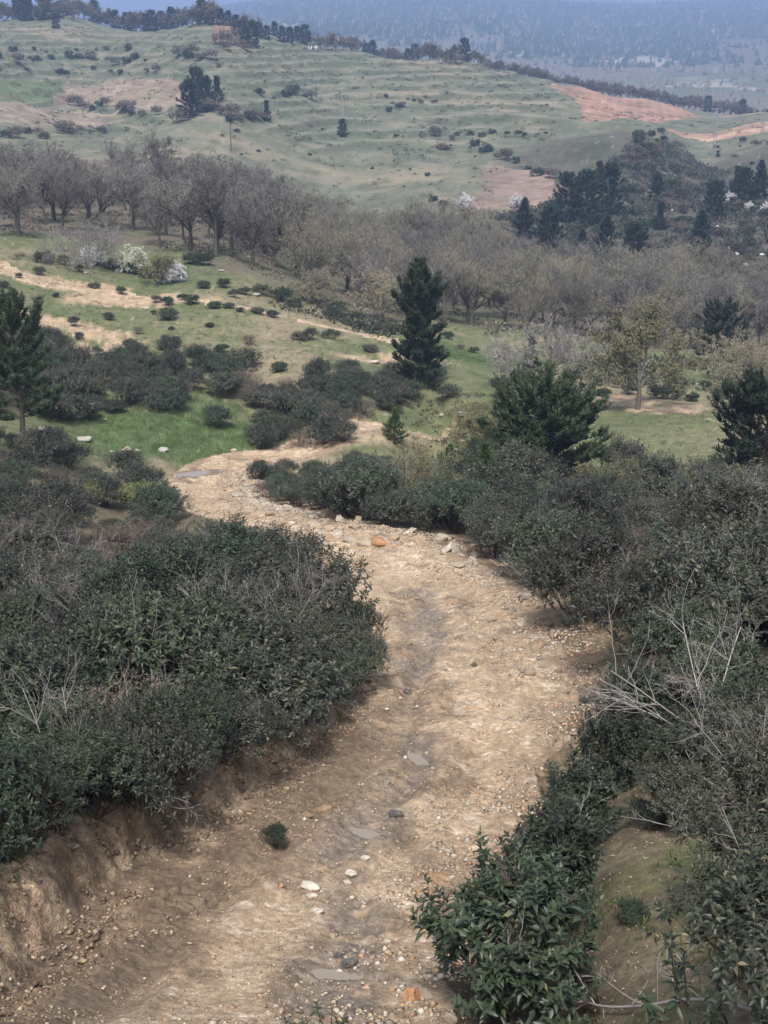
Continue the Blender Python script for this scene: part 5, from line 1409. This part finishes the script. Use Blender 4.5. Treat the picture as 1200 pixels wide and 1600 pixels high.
FAR_WS = [stone_mesh(930 + i, .16, M_WHITE_STONE) for i in range(3)]
DS = [stone_mesh(940 + i, .3, M_DARK_STONE) for i in range(2)]
OS = [stone_mesh(950 + i, .28, M_ORANGE_STONE) for i in range(2)]
for a in [
 (486,1388,42,WS[0],'flat cream stone beside the gully in the middle of the track'),(497,1427,26,WS[1],'white stone block below the flat cream one'),(488,1402,22,WS[2],'small pale stone between the cream slab and the white block'),
 (549,1362,25,WS[1],'pale stone with a sharp top right of the cream slab'),(543,1375,18,WS[2],'pale upright stone on the dark wet earth'),(570,1343,22,WS[0],'pale flat stone above the wet gully'),(484,1420,16,STONES[2],'brown stone chip next to the white block'),
 (619,1280,30,DS[0],'dark wet rock at the head of the silt puddle'),(636,1075,24,DS[1],'dark rock in the middle of the track'),(724,984,20,STONES[6],'square brown stone block standing on the track'),(741,1042,16,DS[1],'small dark stone on the right half of the track'),(826,1057,30,STONES[3],'brown angular stone on the right verge of the track'),
 (200,1253,38,STONES[4],'flat orange-tan stone stuck in the top of the cut bank'),(290,1301,12,WS[2],'small white stone in the face of the cut bank'),(117,1325,18,WS[1],'tall white stone at the top of the cut bank'),(247,1343,10,STONES[0],'pebble at the foot of the cut bank'),
 (645,1562,48,OS[0],'large rust-brown rock half buried at the bottom right of the track'),(662,1557,34,STONES[0],'tan rock leaning on the rust-brown one'),(625,1590,26,STONES[3],'grey-brown rock below the rust-brown one'),(605,1468,16,WS[0],'small pale stone in the gully near the puddle'),(618,1474,16,STONES[2],'tan stone chip near the puddle'),
 (545,1500,40,DS[0],'dark wet lump above the long puddle'),(530,1490,26,DS[1],'smaller dark wet lump above the long puddle'),(700,1330,14,WS[1],'pale stone at the left foot of the row of shrubs'),(705,1372,15,WS[0],'pale stone beside the leafy shoot'),
 (505,1262,34,STONES[2],'orange-tan flat stone by the seedling under the bank'),(480,1272,22,STONES[5],'tan stone beside the flat orange-tan one'),
 (592,848,44,OS[1],'orange rock in the rubble heap at the bend'),(634,834,20,WS[1],'white stone on top of the rubble heap'),(570,853,34,STONES[0],'tan rock in the rubble heap at the bend'),(546,846,28,STONES[2],'pale rock in the rubble heap at the bend'),(614,845,28,STONES[3],'brown rock in the rubble heap at the bend'),(527,838,26,STONES[5],'flat rock at the left end of the rubble heap'),
 (496,803,18,WS[1],'white block on the inner verge of the bend'),(421,807,22,STONES[0],'tan block at the inner edge of the bend'),(438,800,18,WS[0],'pale block at the inner edge of the bend'),(456,820,12,WS[2],'small white stone at the inner edge of the bend'),
 (395,692,16,WS[1],'upright pale stone on the grass above the bend'),(365,705,14,STONES[2],'low orange stone on the grass beside the track bend'),(402,722,20,OS[1],'orange-tan rock where the track turns'),(415,732,22,STONES[0],'tan rock where the track turns'),(392,728,18,STONES[2],'brown rock where the track turns'),(428,738,16,WS[0],'pale rock where the track turns'),
 (75,680,52,WS[0],'long pale rock slab beside the left pine'),(132,687,40,WS[1],'flat pale slab right of the long one by the left pine'),(78,690,26,WS[2],'pale rock below the long slab'),(107,701,26,WS[0],'pale slab on the edge of the lush grass'),(85,700,20,STONES[4],'grey slab below the long pale one'),(197,702,22,STONES[0],'grey-white stone in the lush grass'),(215,702,12,STONES[4],'small stone right of the grey-white one'),(255,704,26,WS[1],'pale pointed stone in the lush grass'),(175,703,12,WS[2],'small white stone in the lush grass'),(20,697,24,STONES[0],'tan rock left of the pine trunk'),(62,707,16,STONES[2],'tan rock at the pine trunk foot'),(165,658,8,WS[0],'tiny pale stone on the slope above the hollow'),
 (277,507,12,WS[1],'grey-white boulder beside a bush on the slope'),(120,528,16,STONES[7],'grey flat boulder on the sandy patch'),(228,483,12,STONES[0],'pinkish stone beside the sandy trail'),(401,462,20,WS[1],'white boulder on the green rise'),(346,424,14,WS[0],'flat white boulder on the grass'),(133,428,12,STONES[0],'pale boulder on the upper trail'),(410,452,12,WS[2],'smaller white boulder behind the one on the green rise'),(578,499,10,WS[2],'pale rock near the wood edge'),
 (575,604,22,WS[0],'long pale rock under the shrub left of the tall pine'),(585,567,26,STONES[4],'thin grey rock on the bare slope'),(722,655,30,WS[1],'large white-grey boulder on the stony bank'),(690,650,14,STONES[0],'grey rock on the stony bank'),(724,690,16,WS[0],'pale rock low on the stony bank'),(738,668,14,WS[2],'pale rock right of the white-grey boulder'),(672,590,14,WS[0],'white rock at the foot of the tall pine'),(684,586,12,WS[2],'small white rock right of the tall pine'),(700,672,12,STONES[5],'grey stone on the stony bank'),(710,705,14,STONES[0],'tan stone at the foot of the stony bank'),
 (620,770,46,STONES[7],'grey boulder among shrubs above the bend'),(928,665,10,WS[1],'white stone near the broad pine'),(1045,724,14,WS[0],'flat white stone on the green meadow'),(1032,640,10,WS[2],'white stone on the sandy patch by the oak'),(985,560,12,WS[0],'white rock beyond the oak'),(950,612,8,WS[1],'white rock beside a bush left of the oak'),(1090,600,10,WS[0],'grey-white rock right of the oak'),
 (1085,645,10,STONES[0],'tan stone on the meadow path'),(860,640*0+590,12,WS[2],'pale rock under the bare grey tree')]:
    if a[1] < 800 and a[3] in WS: a = (*a[:2], a[2] * .85, FAR_WS[WS.index(a[3])], a[4])
    stone(*a, ym=60 if a[1] < 800 else 7)
for k, (px, py) in enumerate([(1165, 415), (1150, 400), (1178, 432), (1140, 390), (1190, 400), (1160, 440), (1120, 360), (1050, 330), (1090, 330)]):
    rowed(stone(px, py, 14 - k, STONES[7] if k % 2 else WS[0], '', ym=235, group='rock outcrops on the scrub hill', name='rock_outcrop', sz=1.6), 'grey rock outcrop on the scrub hill')

# rubble along the right verge and the inner side of the bend
r5 = np.random.default_rng(55)
cnt = 0
for _ in range(1200):
    if cnt >= 285: break
    l_ = r5.uniform(15, 76); i_ = np.interp(l_, TR_L, np.arange(len(TR_L)))
    ii_ = np.arange(len(TR_L))
    hwv = np.interp(i_, ii_, TR[:, 2])
    dd = hwv * r5.triangular(.35, .98, 1.5)
    if r5.random() < .08: dd = r5.uniform(-.9, .9) * hwv
    x = np.interp(i_, ii_, TR[:, 0]) + dd * np.interp(i_, ii_, TR_N[:, 0]); y = np.interp(i_, ii_, TR[:, 1]) + dd * np.interp(i_, ii_, TR_N[:, 1])
    sz_ = r5.uniform(.13, .30) * (1 + .7 * (y > 38)) * r5.choice([1, 1, 1, 1.6])
    o = link('stone', STONES[r5.integers(8)], loc=(x, y, on_ground(x, y) + sz_ * .08), label='', cat='stone',
             group='rubble stones on the right verge' if y < 44 else 'rubble stones at the bend', scale=(sz_, sz_, sz_))
    o.rotation_euler = (r5.normal(0, .3), r5.normal(0, .3), r5.uniform(0, 6.28))
    rowed(o, 'stone in the right verge rubble' if y < 44 else 'stone in the rubble at the track bend')
    cnt += 1

def pebble_field(name, pos, size, cols, mat, label, cat, seed):
    r = np.random.default_rng(seed)
    n = len(pos)
    oct_v = np.array([(1, 0, 0), (-1, 0, 0), (0, 1, 0), (0, -1, 0), (0, 0, .7), (0, 0, -.5)], float)
    oct_f = np.array([(0, 2, 4), (2, 1, 4), (1, 3, 4), (3, 0, 4), (2, 0, 5), (1, 2, 5), (3, 1, 5), (0, 3, 5)])
    V = oct_v[None] * r.uniform(.55, 1.2, (n, 6, 1)) * size[:, None, None] * np.stack([np.ones(n), r.uniform(.5, 1, n), r.uniform(.4, .9, n)], 1)[:, None]
    a = r.uniform(0, 6.28, n); c, s = np.cos(a)[:, None], np.sin(a)[:, None]
    V = np.stack([V[..., 0] * c - V[..., 1] * s, V[..., 0] * s + V[..., 1] * c, V[..., 2]], -1) + pos[:, None]
    F = oct_f[None] + (np.arange(n) * 6)[:, None, None]
    link(name, make_mesh(name, V.reshape(-1, 3), F.reshape(-1, 3), [mat], np.repeat(cols, 6, 0)), kind='stuff', label=label, cat=cat)
M_GRAVEL = leaf_material('gravel_stone', rough=.9, spec=.2, rnd=0, hue=0)
def gravel():
    r = np.random.default_rng(66)
    n = 24000
    l_ = 5 + (r.random(n) ** 1.35) * 75
    ii_ = np.arange(len(TR_L)); i_ = np.interp(l_, TR_L, ii_)
    hwv = np.interp(i_, ii_, TR[:, 2])
    right = r.random(n) < .92
    dd = np.where(right, hwv * r.triangular(.2, 1.05, 1.6, n), r.uniform(-1.0, .6, n) * hwv)
    x = np.interp(i_, ii_, TR[:, 0]) + dd * np.interp(i_, ii_, TR_N[:, 0]); y = np.interp(i_, ii_, TR[:, 1]) + dd * np.interp(i_, ii_, TR_N[:, 1])
    keep = noise(x * .55, y * .55, 67) + .5 * noise(x * 1.7, y * 1.7, 79) > .0
    x, y, dd, hwv, l_ = x[keep], y[keep], dd[keep], hwv[keep], l_[keep]
    z = np.where(np.abs(dd) < hwv, track_z(x, y)[0], gz(x, y))
    size = .007 + .060 * r.random(len(x)) ** 3.2 + .0009 * y
    base = np.array([(.46, .39, .30), (.38, .29, .20), (.52, .46, .38), (.30, .25, .20), (.42, .27, .17)])[r.integers(0, 5, len(x))]
    pebble_field('gravel', np.stack([x, y, z + size * .15], 1), size, base * r.uniform(.75, 1.15, (len(x), 1)), M_GRAVEL, 'tan gravel and stone chips strewn over the dirt track', 'gravel', 68)
gravel()
def clods():
    r = np.random.default_rng(71)
    n = 13000
    l_ = r.uniform(4.5, 24, n); ii_ = np.arange(len(TR_L)); i_ = np.interp(l_, TR_L, ii_)
    hwv = np.interp(i_, ii_, TR[:, 2])
    dd = -hwv - r.uniform(-.55, .95, n)
    x = np.interp(i_, ii_, TR[:, 0]) + dd * np.interp(i_, ii_, TR_N[:, 0]); y = np.interp(i_, ii_, TR[:, 1]) + dd * np.interp(i_, ii_, TR_N[:, 1])
    k = fbm(x * .9, y * .9, 3, 97) > -.08
    x, y, dd, hwv = x[k], y[k], dd[k], hwv[k]
    z = np.where(np.abs(dd) < hwv, track_z(x, y)[0], gz(x, y))
    size = .010 + .065 * r.random(len(x)) ** 3
    c = np.array([(.25, .18, .12), (.34, .25, .165), (.17, .12, .085), (.40, .31, .21)])[r.integers(0, 4, len(x))]
    pebble_field('clods', np.stack([x, y, z + size * .1], 1), size, c * r.uniform(.8, 1.15, (len(x), 1)), M_GRAVEL, 'crumbled brown earth clods on the cut bank and along its foot', 'clods', 72)
clods()
def roots():
    r = np.random.default_rng(75)
    n = 320
    l_ = r.uniform(5, 24, n); ii_ = np.arange(len(TR_L)); i_ = np.interp(l_, TR_L, ii_)
    dd = -np.interp(i_, ii_, TR[:, 2]) - r.uniform(.45, .8, n)
    nx_, ny_ = np.interp(i_, ii_, TR_N[:, 0]), np.interp(i_, ii_, TR_N[:, 1])
    x = np.interp(i_, ii_, TR[:, 0]) + dd * nx_; y = np.interp(i_, ii_, TR[:, 1]) + dd * ny_
    st = (np.stack([x, y, gz(x, y) + .01], 1), nrm(np.stack([nx_ + r.normal(0, .5, n), ny_ + r.normal(0, .5, n), r.uniform(-.7, .1, n)], 1)), r.uniform(.12, .40, n), r.uniform(.003, .007, n))
    g = grow(76, st, [dict(n=2, ang=30, len=(.3, .7), rad=.6, up=-.25, curl=-.12)])
    j = join([(*tube_batch(Pb, np.maximum(Rb, .0018), 3), (.16, .115, .08)) for Pb, Rb in g])
    link('roots', make_mesh('roots', j[0], j[1], [M_BARK], j[2]), kind='stuff', label='thin brown roots hanging out of the cut bank', cat='roots')
roots()
def crumbs():
    r = np.random.default_rng(73)
    n = 22000
    l_ = 4.5 + 36 * r.random(n) ** 1.5; ii_ = np.arange(len(TR_L)); i_ = np.interp(l_, TR_L, ii_)
    hwv = np.interp(i_, ii_, TR[:, 2]); dd = r.uniform(-1.0, 1.0, n) * hwv
    x = np.interp(i_, ii_, TR[:, 0]) + dd * np.interp(i_, ii_, TR_N[:, 0]); y = np.interp(i_, ii_, TR[:, 1]) + dd * np.interp(i_, ii_, TR_N[:, 1])
    k = fbm(x * .9, y * .9, 3, 98) + .8 * fbm(x * 3, y * 3, 2, 99) > .02
    x, y = x[k], y[k]
    z = track_z(x, y)[0]
    size = .008 + .032 * r.random(len(x)) ** 3.5 + .0004 * y
    c = np.array([(.40, .305, .21), (.46, .36, .255), (.30, .22, .15), (.24, .175, .12), (.52, .43, .32)])[r.integers(0, 5, len(x))]
    pebble_field('crumbs', np.stack([x, y, z], 1), size, c * r.uniform(.85, 1.1, (len(x), 1)), M_GRAVEL, 'crumbs of loose soil and grit scattered over the track', 'soil crumbs', 74)
crumbs()
def litter():
    r = np.random.default_rng(69)
    n = 14000
    y = r.uniform(8, 24, n); s = r.uniform(-.42, .44, n); x = s * y
    d, l, hw, _ = track_coords(x, y)
    k = (d > hw + .1) | ((d < -hw - .7))
    x, y = x[k], y[k]
    z = gz(x, y) + .012
    n = len(x)
    dr = nrm(np.stack([r.normal(size=n), r.normal(size=n), r.normal(0, .35, n)], 1))
    nor = nrm(np.stack([r.normal(0, .5, n), r.normal(0, .5, n), np.ones(n)], 1))
    V, F = leaf_batch(np.stack([x, y, z], 1), dr, nor, r.uniform(.03, .075, n), r.uniform(.008, .022, n), LEAF4)
    c = np.array([(.20, .15, .10), (.27, .215, .15), (.13, .10, .07), (.33, .28, .21)])[r.integers(0, 4, n)]
    link('leaf_litter', make_mesh('leaf_litter', V, F, [M_GRAVEL], np.repeat(c, 4, 0)), kind='stuff', label='dry brown leaf litter under the shrubs', cat='leaf litter')
    # grass: tufts under the shrubs, on the bank lip and in the hollow
    P_, Ls, Cs = [], [], []
    n = 13000
    y = r.uniform(9, 30, n); x = r.uniform(-.42, .42, n) * y
    d, l, hw, _ = track_coords(x, y)
    k = (((d > hw + .3) | (d < -hw - .65)) & (fbm(x * .6, y * .6, 3, 33) > .02)) | ((np.abs(y - 22) < 1.6) & (d < -hw + .1) & (d > -hw - 1.3))
    lip = r.uniform(9, 26, 2600); ii_ = np.arange(len(TR_L)); i_ = np.interp(np.interp(lip, TR[:150, 1], TR_L[:150]), TR_L, ii_)
    ld = -np.interp(i_, ii_, TR[:, 2]) - r.normal(.95, .2, len(lip))
    x = np.concatenate([x[k], np.interp(i_, ii_, TR[:, 0]) + ld * np.interp(i_, ii_, TR_N[:, 0])]); y = np.concatenate([y[k], np.interp(i_, ii_, TR[:, 1]) + ld * np.interp(i_, ii_, TR_N[:, 1])])
    for rep in range(4):
        P_.append(np.stack([x + r.normal(0, .04, len(x)), y + r.normal(0, .04, len(x)), gz(x, y) - .01], 1)); Ls.append(r.uniform(.06, .16, len(x))); Cs.append(np.array((.085, .125, .035)) * r.uniform(.6, 1.3, (len(x), 1)))
    hx, hy = [], []
    for x0, y0, rad in LUSH[:10]:
        m = int(rad * rad * 55)
        a = r.uniform(0, 6.28, m); q = rad * np.sqrt(r.random(m))
        hx.append(x0 + q * np.cos(a)); hy.append(y0 + q * np.sin(a))
    x, y = np.concatenate(hx), np.concatenate(hy)
    d, l, hw, _ = track_coords(x, y); k = np.abs(d) > hw + .2; x, y = x[k], y[k]
    for rep in range(2):
        P_.append(np.stack([x + r.normal(0, .15, len(x)), y + r.normal(0, .15, len(x)), gz(x, y) - .02], 1)); Ls.append(r.uniform(.12, .28, len(x))); Cs.append(np.array((.075, .135, .034)) * r.uniform(.6, 1.4, (len(x), 1)))
    pp = np.vstack(P_); ll = np.concatenate(Ls); cc = np.vstack(Cs); n = len(pp)
    dr = nrm(np.stack([r.normal(0, .4, n), r.normal(0, .4, n), np.ones(n)], 1))
    V, F = leaf_batch(pp, dr, rand_dirs(r, n), ll, ll * .10 + .004, BLADE)
    link('grass', make_mesh('grass', V, F, [M_LEAF_FAR], np.repeat(cc, 3, 0)), kind='stuff', label='short green grass in the hollow and along the bank', cat='grass')
litter()

# ---- scrub and tussocks too small and many to count
def scrub_mass(name, poly, n, ymin, size, pals, label, faces=14, flat=.6, seed=1, terrace=False, leafs=.5):
    r = np.random.default_rng(seed)
    pw = poly_world(poly, ymin)
    q_ = n * (12 if terrace else 4)
    x = r.uniform(pw[:, 0].min(), pw[:, 0].max(), q_); y = r.uniform(pw[:, 1].min(), pw[:, 1].max(), q_)
    k = in_poly(x, y, pw) & (fbm(x / 14, y / 14, 3, seed + 40) + r.normal(0, .25, len(x)) > -.05)
    d = track_coords(x, y); k &= np.abs(d[0]) > d[2] + .4
    if terrace:
        fr_, m_ = shape_height(x, y)[5]
        k &= (fr_ > .04) & (fr_ < .26) & (m_ > .3)
    x, y = x[k][:n], y[k][:n]
    n = len(x); z = gz(x, y)
    s = size * r.uniform(.4, 1.3, n)
    idx = np.repeat(np.arange(n), faces)
    dv = rand_dirs(r, len(idx)); dv[:, 2] = np.abs(dv[:, 2])
    pos = np.stack([x, y, z], 1)[idx] + dv * (s[idx] * r.uniform(.3, 1, len(idx)))[:, None] * np.array((1, 1, flat))
    c = np.array(pals)[r.integers(0, len(pals), n)][idx] * r.uniform(.65, 1.35, (len(idx), 1))
    V, F = leaf_batch(pos, nrm(dv + rand_dirs(r, len(idx)) * .8 + np.array((0, 0, .4))), rand_dirs(r, len(idx)), s[idx] * leafs, s[idx] * leafs * .5, LEAF4)
    link(name, make_mesh(name, V, F, [M_LEAF_FAR], np.repeat(c, 4, 0)), kind='stuff', label=label, cat='undergrowth')
DKG, GRG, BRN, TAN = (.045, .055, .038), (.085, .095, .06), (.12, .10, .085), (.22, .19, .13)
scrub_mass('undergrowth', [(740,345),(870,315),(1000,220),(1060,225),(1220,300),(1220,450),(1100,452),(980,435),(860,405)], 2700, 236, 1.55, [DKG, DKG, (.06, .066, .048), (.09, .08, .068), (.10, .095, .08)], 'dense low scrub covering the rocky hill', faces=20, leafs=.38, seed=2)
scrub_mass('undergrowth', [(-60,365),(60,372),(200,368),(300,402),(430,442),(520,455),(600,495),(700,515),(820,530),(1000,548),(1220,552),(1220,455),(1000,440),(850,425),(700,380),(450,335),(150,308),(-60,304)], 1900, 118, .75, [DKG, BRN, BRN, GRG, TAN], 'brown undergrowth on the floor of the wood', seed=3)
scrub_mass('undergrowth', [(420,455),(520,460),(600,500),(640,520),(600,530),(500,500),(430,480)], 190, 112, .8, [DKG, DKG, GRG], 'dark scrub between the trail and the wood', seed=4)
scrub_mass('undergrowth', [(860,545),(1000,560),(1220,575),(1220,630),(1120,620),(1050,600),(900,585)], 300, 100, .7, [DKG, DKG, GRG, BRN], 'dark scrub behind the oak meadow', seed=5)
scrub_mass('tussocks', [(-60,400),(200,425),(450,480),(640,535),(820,570),(640,600),(450,590),(250,570),(130,560),(-60,520)], 1500, 88, .22, [DKG, GRG, GRG, TAN, BRN], 'small grass tussocks dotting the left slope', faces=8, seed=6)
scrub_mass('tussocks', [(-60,310),(430,330),(740,330),(840,240),(900,200),(1220,215),(1220,180),(850,130),(600,90),(350,35),(-60,28)], 3600, 290, .95, [(.09, .10, .065), GRG, (.12, .13, .08), (.13, .115, .09), TAN, (.17, .17, .11)], 'rough tussocks and low scrub over the terraced hill', faces=14, flat=.4, leafs=.6, seed=7)
scrub_mass('hedge_scrub', [(-60,270),(430,310),(740,300),(880,200),(850,130),(600,90),(350,45),(-60,50)], 4200, 330, .95, [DKG, (.06, .07, .045), GRG, (.06, .07, .04)], 'lines of low dark scrub along the terrace edges', faces=14, leafs=.55, flat=.5, seed=17, terrace=True)
scrub_mass('tussocks', [(600,640),(700,600),(760,620),(760,700),(640,690)], 200, 78, .35, [DKG, GRG, BRN, TAN], 'weeds on the stony bank below the tall pine', seed=8)
scrub_mass('tussocks', [(930,655),(1160,640),(1200,740),(940,740)], 500, 66, .2, [GRG, TAN, BRN, (.11, .14, .05)], 'tussocks on the meadow below the oak', faces=8, seed=9)

# ---- far forest on the mountain, too distant to count
def far_forest():
    r = np.random.default_rng(90)
    n = 36000
    y = np.exp(r.uniform(math.log(1150), math.log(4750), n)); s = r.uniform(-.36, .36, n); x = s * y
    n4 = fbm(x * .012, y * .012, 4, 24); n5 = fbm(x * .004, y * .0025, 4, 25)
    dens = sstep(2100, 2500, y + 900 * n5) * sstep(.45, .25, n5 + .2 * n4) + .10
    k = r.random(n) < dens
    x, y = x[k], y[k]
    n = len(x); z = gz(x, y)
    h = r.uniform(7, 15, n) * np.interp(y, [1300, 2200], [.5, 1.0]); w = h * r.uniform(.3, .5, n)
    a = r.uniform(0, 6.28, n)
    V = np.zeros((n, 7, 3)); 
    for q in range(5):
        V[:, q] = np.stack([x + w * np.cos(a + q * 1.2566) * r.uniform(.7, 1.2, n), y + w * np.sin(a + q * 1.2566) * r.uniform(.7, 1.2, n), z + h * r.uniform(-.05, .3, n)], 1)
    V[:, 5] = np.stack([x + w * .2, y, z + h], 1); V[:, 6] = np.stack([x, y, z - .5], 1)
    f = np.array([(q, (q + 1) % 5, 5) for q in range(5)])
    F = f[None] + (np.arange(n) * 7)[:, None, None]
    ev = (r.random(n) < .75) & (y > 1900)
    c = np.where(ev[:, None], np.array((.035, .048, .026)), np.array((.14, .12, .095))) * r.uniform(.7, 1.3, (n, 1))
    link('far_forest', make_mesh('far_forest', V.reshape(-1, 3), F.reshape(-1, 3), [M_LEAF_FAR], np.repeat(c, 7, 0)), kind='stuff', label='blue hazy forest covering the far mountain', cat='forest')
far_forest()

# ---- poles, pylons and the shed on the hill opposite
M_WOOD = plain_material('weathered_wood', (.13, .105, .085), .85, .2, nscale=3)
M_METAL = plain_material('galvanised_steel', (.42, .43, .44), .5, .4, metal=.3, nscale=3, var=.1)
M_CERAMIC = plain_material('insulator_ceramic', (.35, .25, .2), .3, .5)
def tube1(pts_, r0, r1, sides=8):
    p = np.array(pts_, float)
    return tube_batch(p[None], np.linspace(r0, r1, len(p))[None], sides)
def wooden_pole(px, py, ym, h, label):
    x, y = hit(px, py, ym)
    e = link('utility_pole', None, loc=(x, y, float(gz(x, y)[0])), label=label, cat='pole')
    V, F = tube1([(0, 0, -.4), (0, 0, h * .5), (.02, 0, h)], .2, .13); link('pole', make_mesh('pole', V, F, [M_WOOD], smooth=True), parent=e)
    V, F = tube1([(-1.0, 0, h - .35), (0, .02, h - .35), (1.0, 0, h - .35)], .09, .09, 4); ca = link('crossarm', make_mesh('crossarm', V, F, [M_WOOD]), parent=e)
    for q in (-.9, -.3, .9):
        V, F = tube1([(q, 0, h - .3), (q, 0, h - .15), (q, 0, h - .02)], .05, .08, 6); link('insulator', make_mesh('insulator', V, F, [M_CERAMIC]), parent=ca)
wooden_pole(361, 233, 300, 7.5, 'dark wooden utility pole with a short crossarm on the lower hill slope')
def pylon(px, py, ym, h, w, label):
    x, y = hit(px, py, ym)
    e = link('lattice_pylon', None, loc=(x, y, float(gz(x, y)[0])), label=label, cat='pylon')
    def corner(k, t):
        q = w * (1 - .8 * t); sx, sy = ((-1, -1), (1, -1), (1, 1), (-1, 1))[k % 4]
        return np.array((sx * q, sy * q, h * t))
    for k in range(4):
        V, F = tube1([corner(k, -.02), corner(k, .5), corner(k, 1)], .07, .05, 4); link('leg', make_mesh('leg', V, F, [M_METAL]), parent=e)
    tb = []
    n = 9
    for i in range(n):
        for k in range(4):
            tb.append([corner(k, i / n), (corner(k, i / n) + corner(k + 1, (i + 1) / n)) / 2, corner(k + 1, (i + 1) / n)])
    V, F = tube_batch(np.array(tb), np.full((len(tb), 3), .04), 3); link('bracing', make_mesh('bracing', V, F, [M_METAL]), parent=e)
    for q in (.98, .86):
        V, F = tube1([(-1.6, 0, h * q), (0, 0, h * q + .1), (1.6, 0, h * q)], .06, .06, 4); ar = link('crossarm', make_mesh('crossarm', V, F, [M_METAL]), parent=e)
        for u in (-1.5, 1.5):
            V, F = tube1([(u, 0, h * q), (u, 0, h * q - .35), (u, 0, h * q - .7)], .04, .07, 6); link('insulator', make_mesh('insulator', V, F, [M_CERAMIC]), parent=ar)
pylon(535, 190, 330, 12.5, .55, 'slim pale lattice pylon behind the lone dark pine on the terraces')
pylon(1115, 242, 330, 15.0, .55, 'tall slim pale lattice pylon on the green slope at the right')
pylon(1191, 212, 380, 11.5, .45, 'slim pale pylon at the right photo edge by the strip field')
pylon(41, 30, 560, 12.0, .5, 'faint pale pylon among the crest trees at the upper left')
def shed():
    x, y = hit(489, 79, 560)
    e = link('field_shed', None, loc=(x, y, float(gz(x, y)[0])), label='small white-walled shed with a dark roof on the hilltop', cat='shed')
    mw = plain_material('whitewash', (.62, .61, .58), .85, .2, nscale=2, var=.12)
    mr = plain_material('dark_roofing', (.10, .09, .085), .8, .2, nscale=2)
    md = plain_material('dark_door_wood', (.06, .05, .045), .8, .2)
    def box(x0, x1, y0, y1, z0, z1):
        V = [(a, b, c) for c in (z0, z1) for b in (y0, y1) for a in (x0, x1)]
        return np.array(V, float), np.array([(0, 2, 3, 1), (4, 5, 7, 6), (0, 1, 5, 4), (2, 6, 7, 3), (0, 4, 6, 2), (1, 3, 7, 5)])
    V, F = box(-2.2, 2.2, -1.5, 1.5, -.5, 2.3); link('wall', make_mesh('wall', V, F, [mw]), parent=e)
    V = np.array([(-2.6, -1.9, 2.31), (2.6, -1.9, 2.31), (2.6, 1.9, 2.31), (-2.6, 1.9, 2.31), (-2.6, 0, 3.3), (2.6, 0, 3.3)]); 
    link('roof', make_mesh('roof', V, np.array([(0, 1, 5), (0, 5, 4), (2, 3, 4), (2, 4, 5), (0, 4, 3), (1, 2, 5), (0, 3, 2), (0, 2, 1)]), [mr]), parent=e)
    V, F = box(-.2, .7, -1.53, -1.505, 0, 1.9); link('door', make_mesh('door', V, F, [md]), parent=e)
    V, F = box(-1.6, -.9, -1.53, -1.505, 1.0, 1.7); link('window', make_mesh('window', V, F, [md]), parent=e)
shed()

label_rows()

# ------------------------------------------------------------------ haze over the whole valley
def build_haze():
    x0, x1, y0, y1, z0, z1 = -6200, 6200, -60, 7400, -80, 260
    V = [(x, y, z) for z in (z0, z1) for y in (y0, y1) for x in (x0, x1)]
    F = [(0, 2, 3, 1), (4, 5, 7, 6), (0, 1, 5, 4), (2, 6, 7, 3), (0, 4, 6, 2), (1, 3, 7, 5)]
    m = bpy.data.materials.new('haze_air'); m.use_nodes = True
    nt = m.node_tree; nt.nodes.clear()
    out = nt.nodes.new('ShaderNodeOutputMaterial'); pv = nt.nodes.new('ShaderNodeVolumePrincipled')
    pv.inputs['Color'].default_value = (.42, .60, 1.0, 1)
    pv.inputs['Density'].default_value = HAZE
    pv.inputs['Density Attribute'].default_value = ''
    pv.inputs['Anisotropy'].default_value = 0.0
    nt.links.new(pv.outputs[0], out.inputs['Volume'])
    link('haze', make_mesh('haze', V, F, [m]), kind='stuff', label='pale blue haze filling the valley air', cat='haze')
HAZE = 0.00039
build_haze()
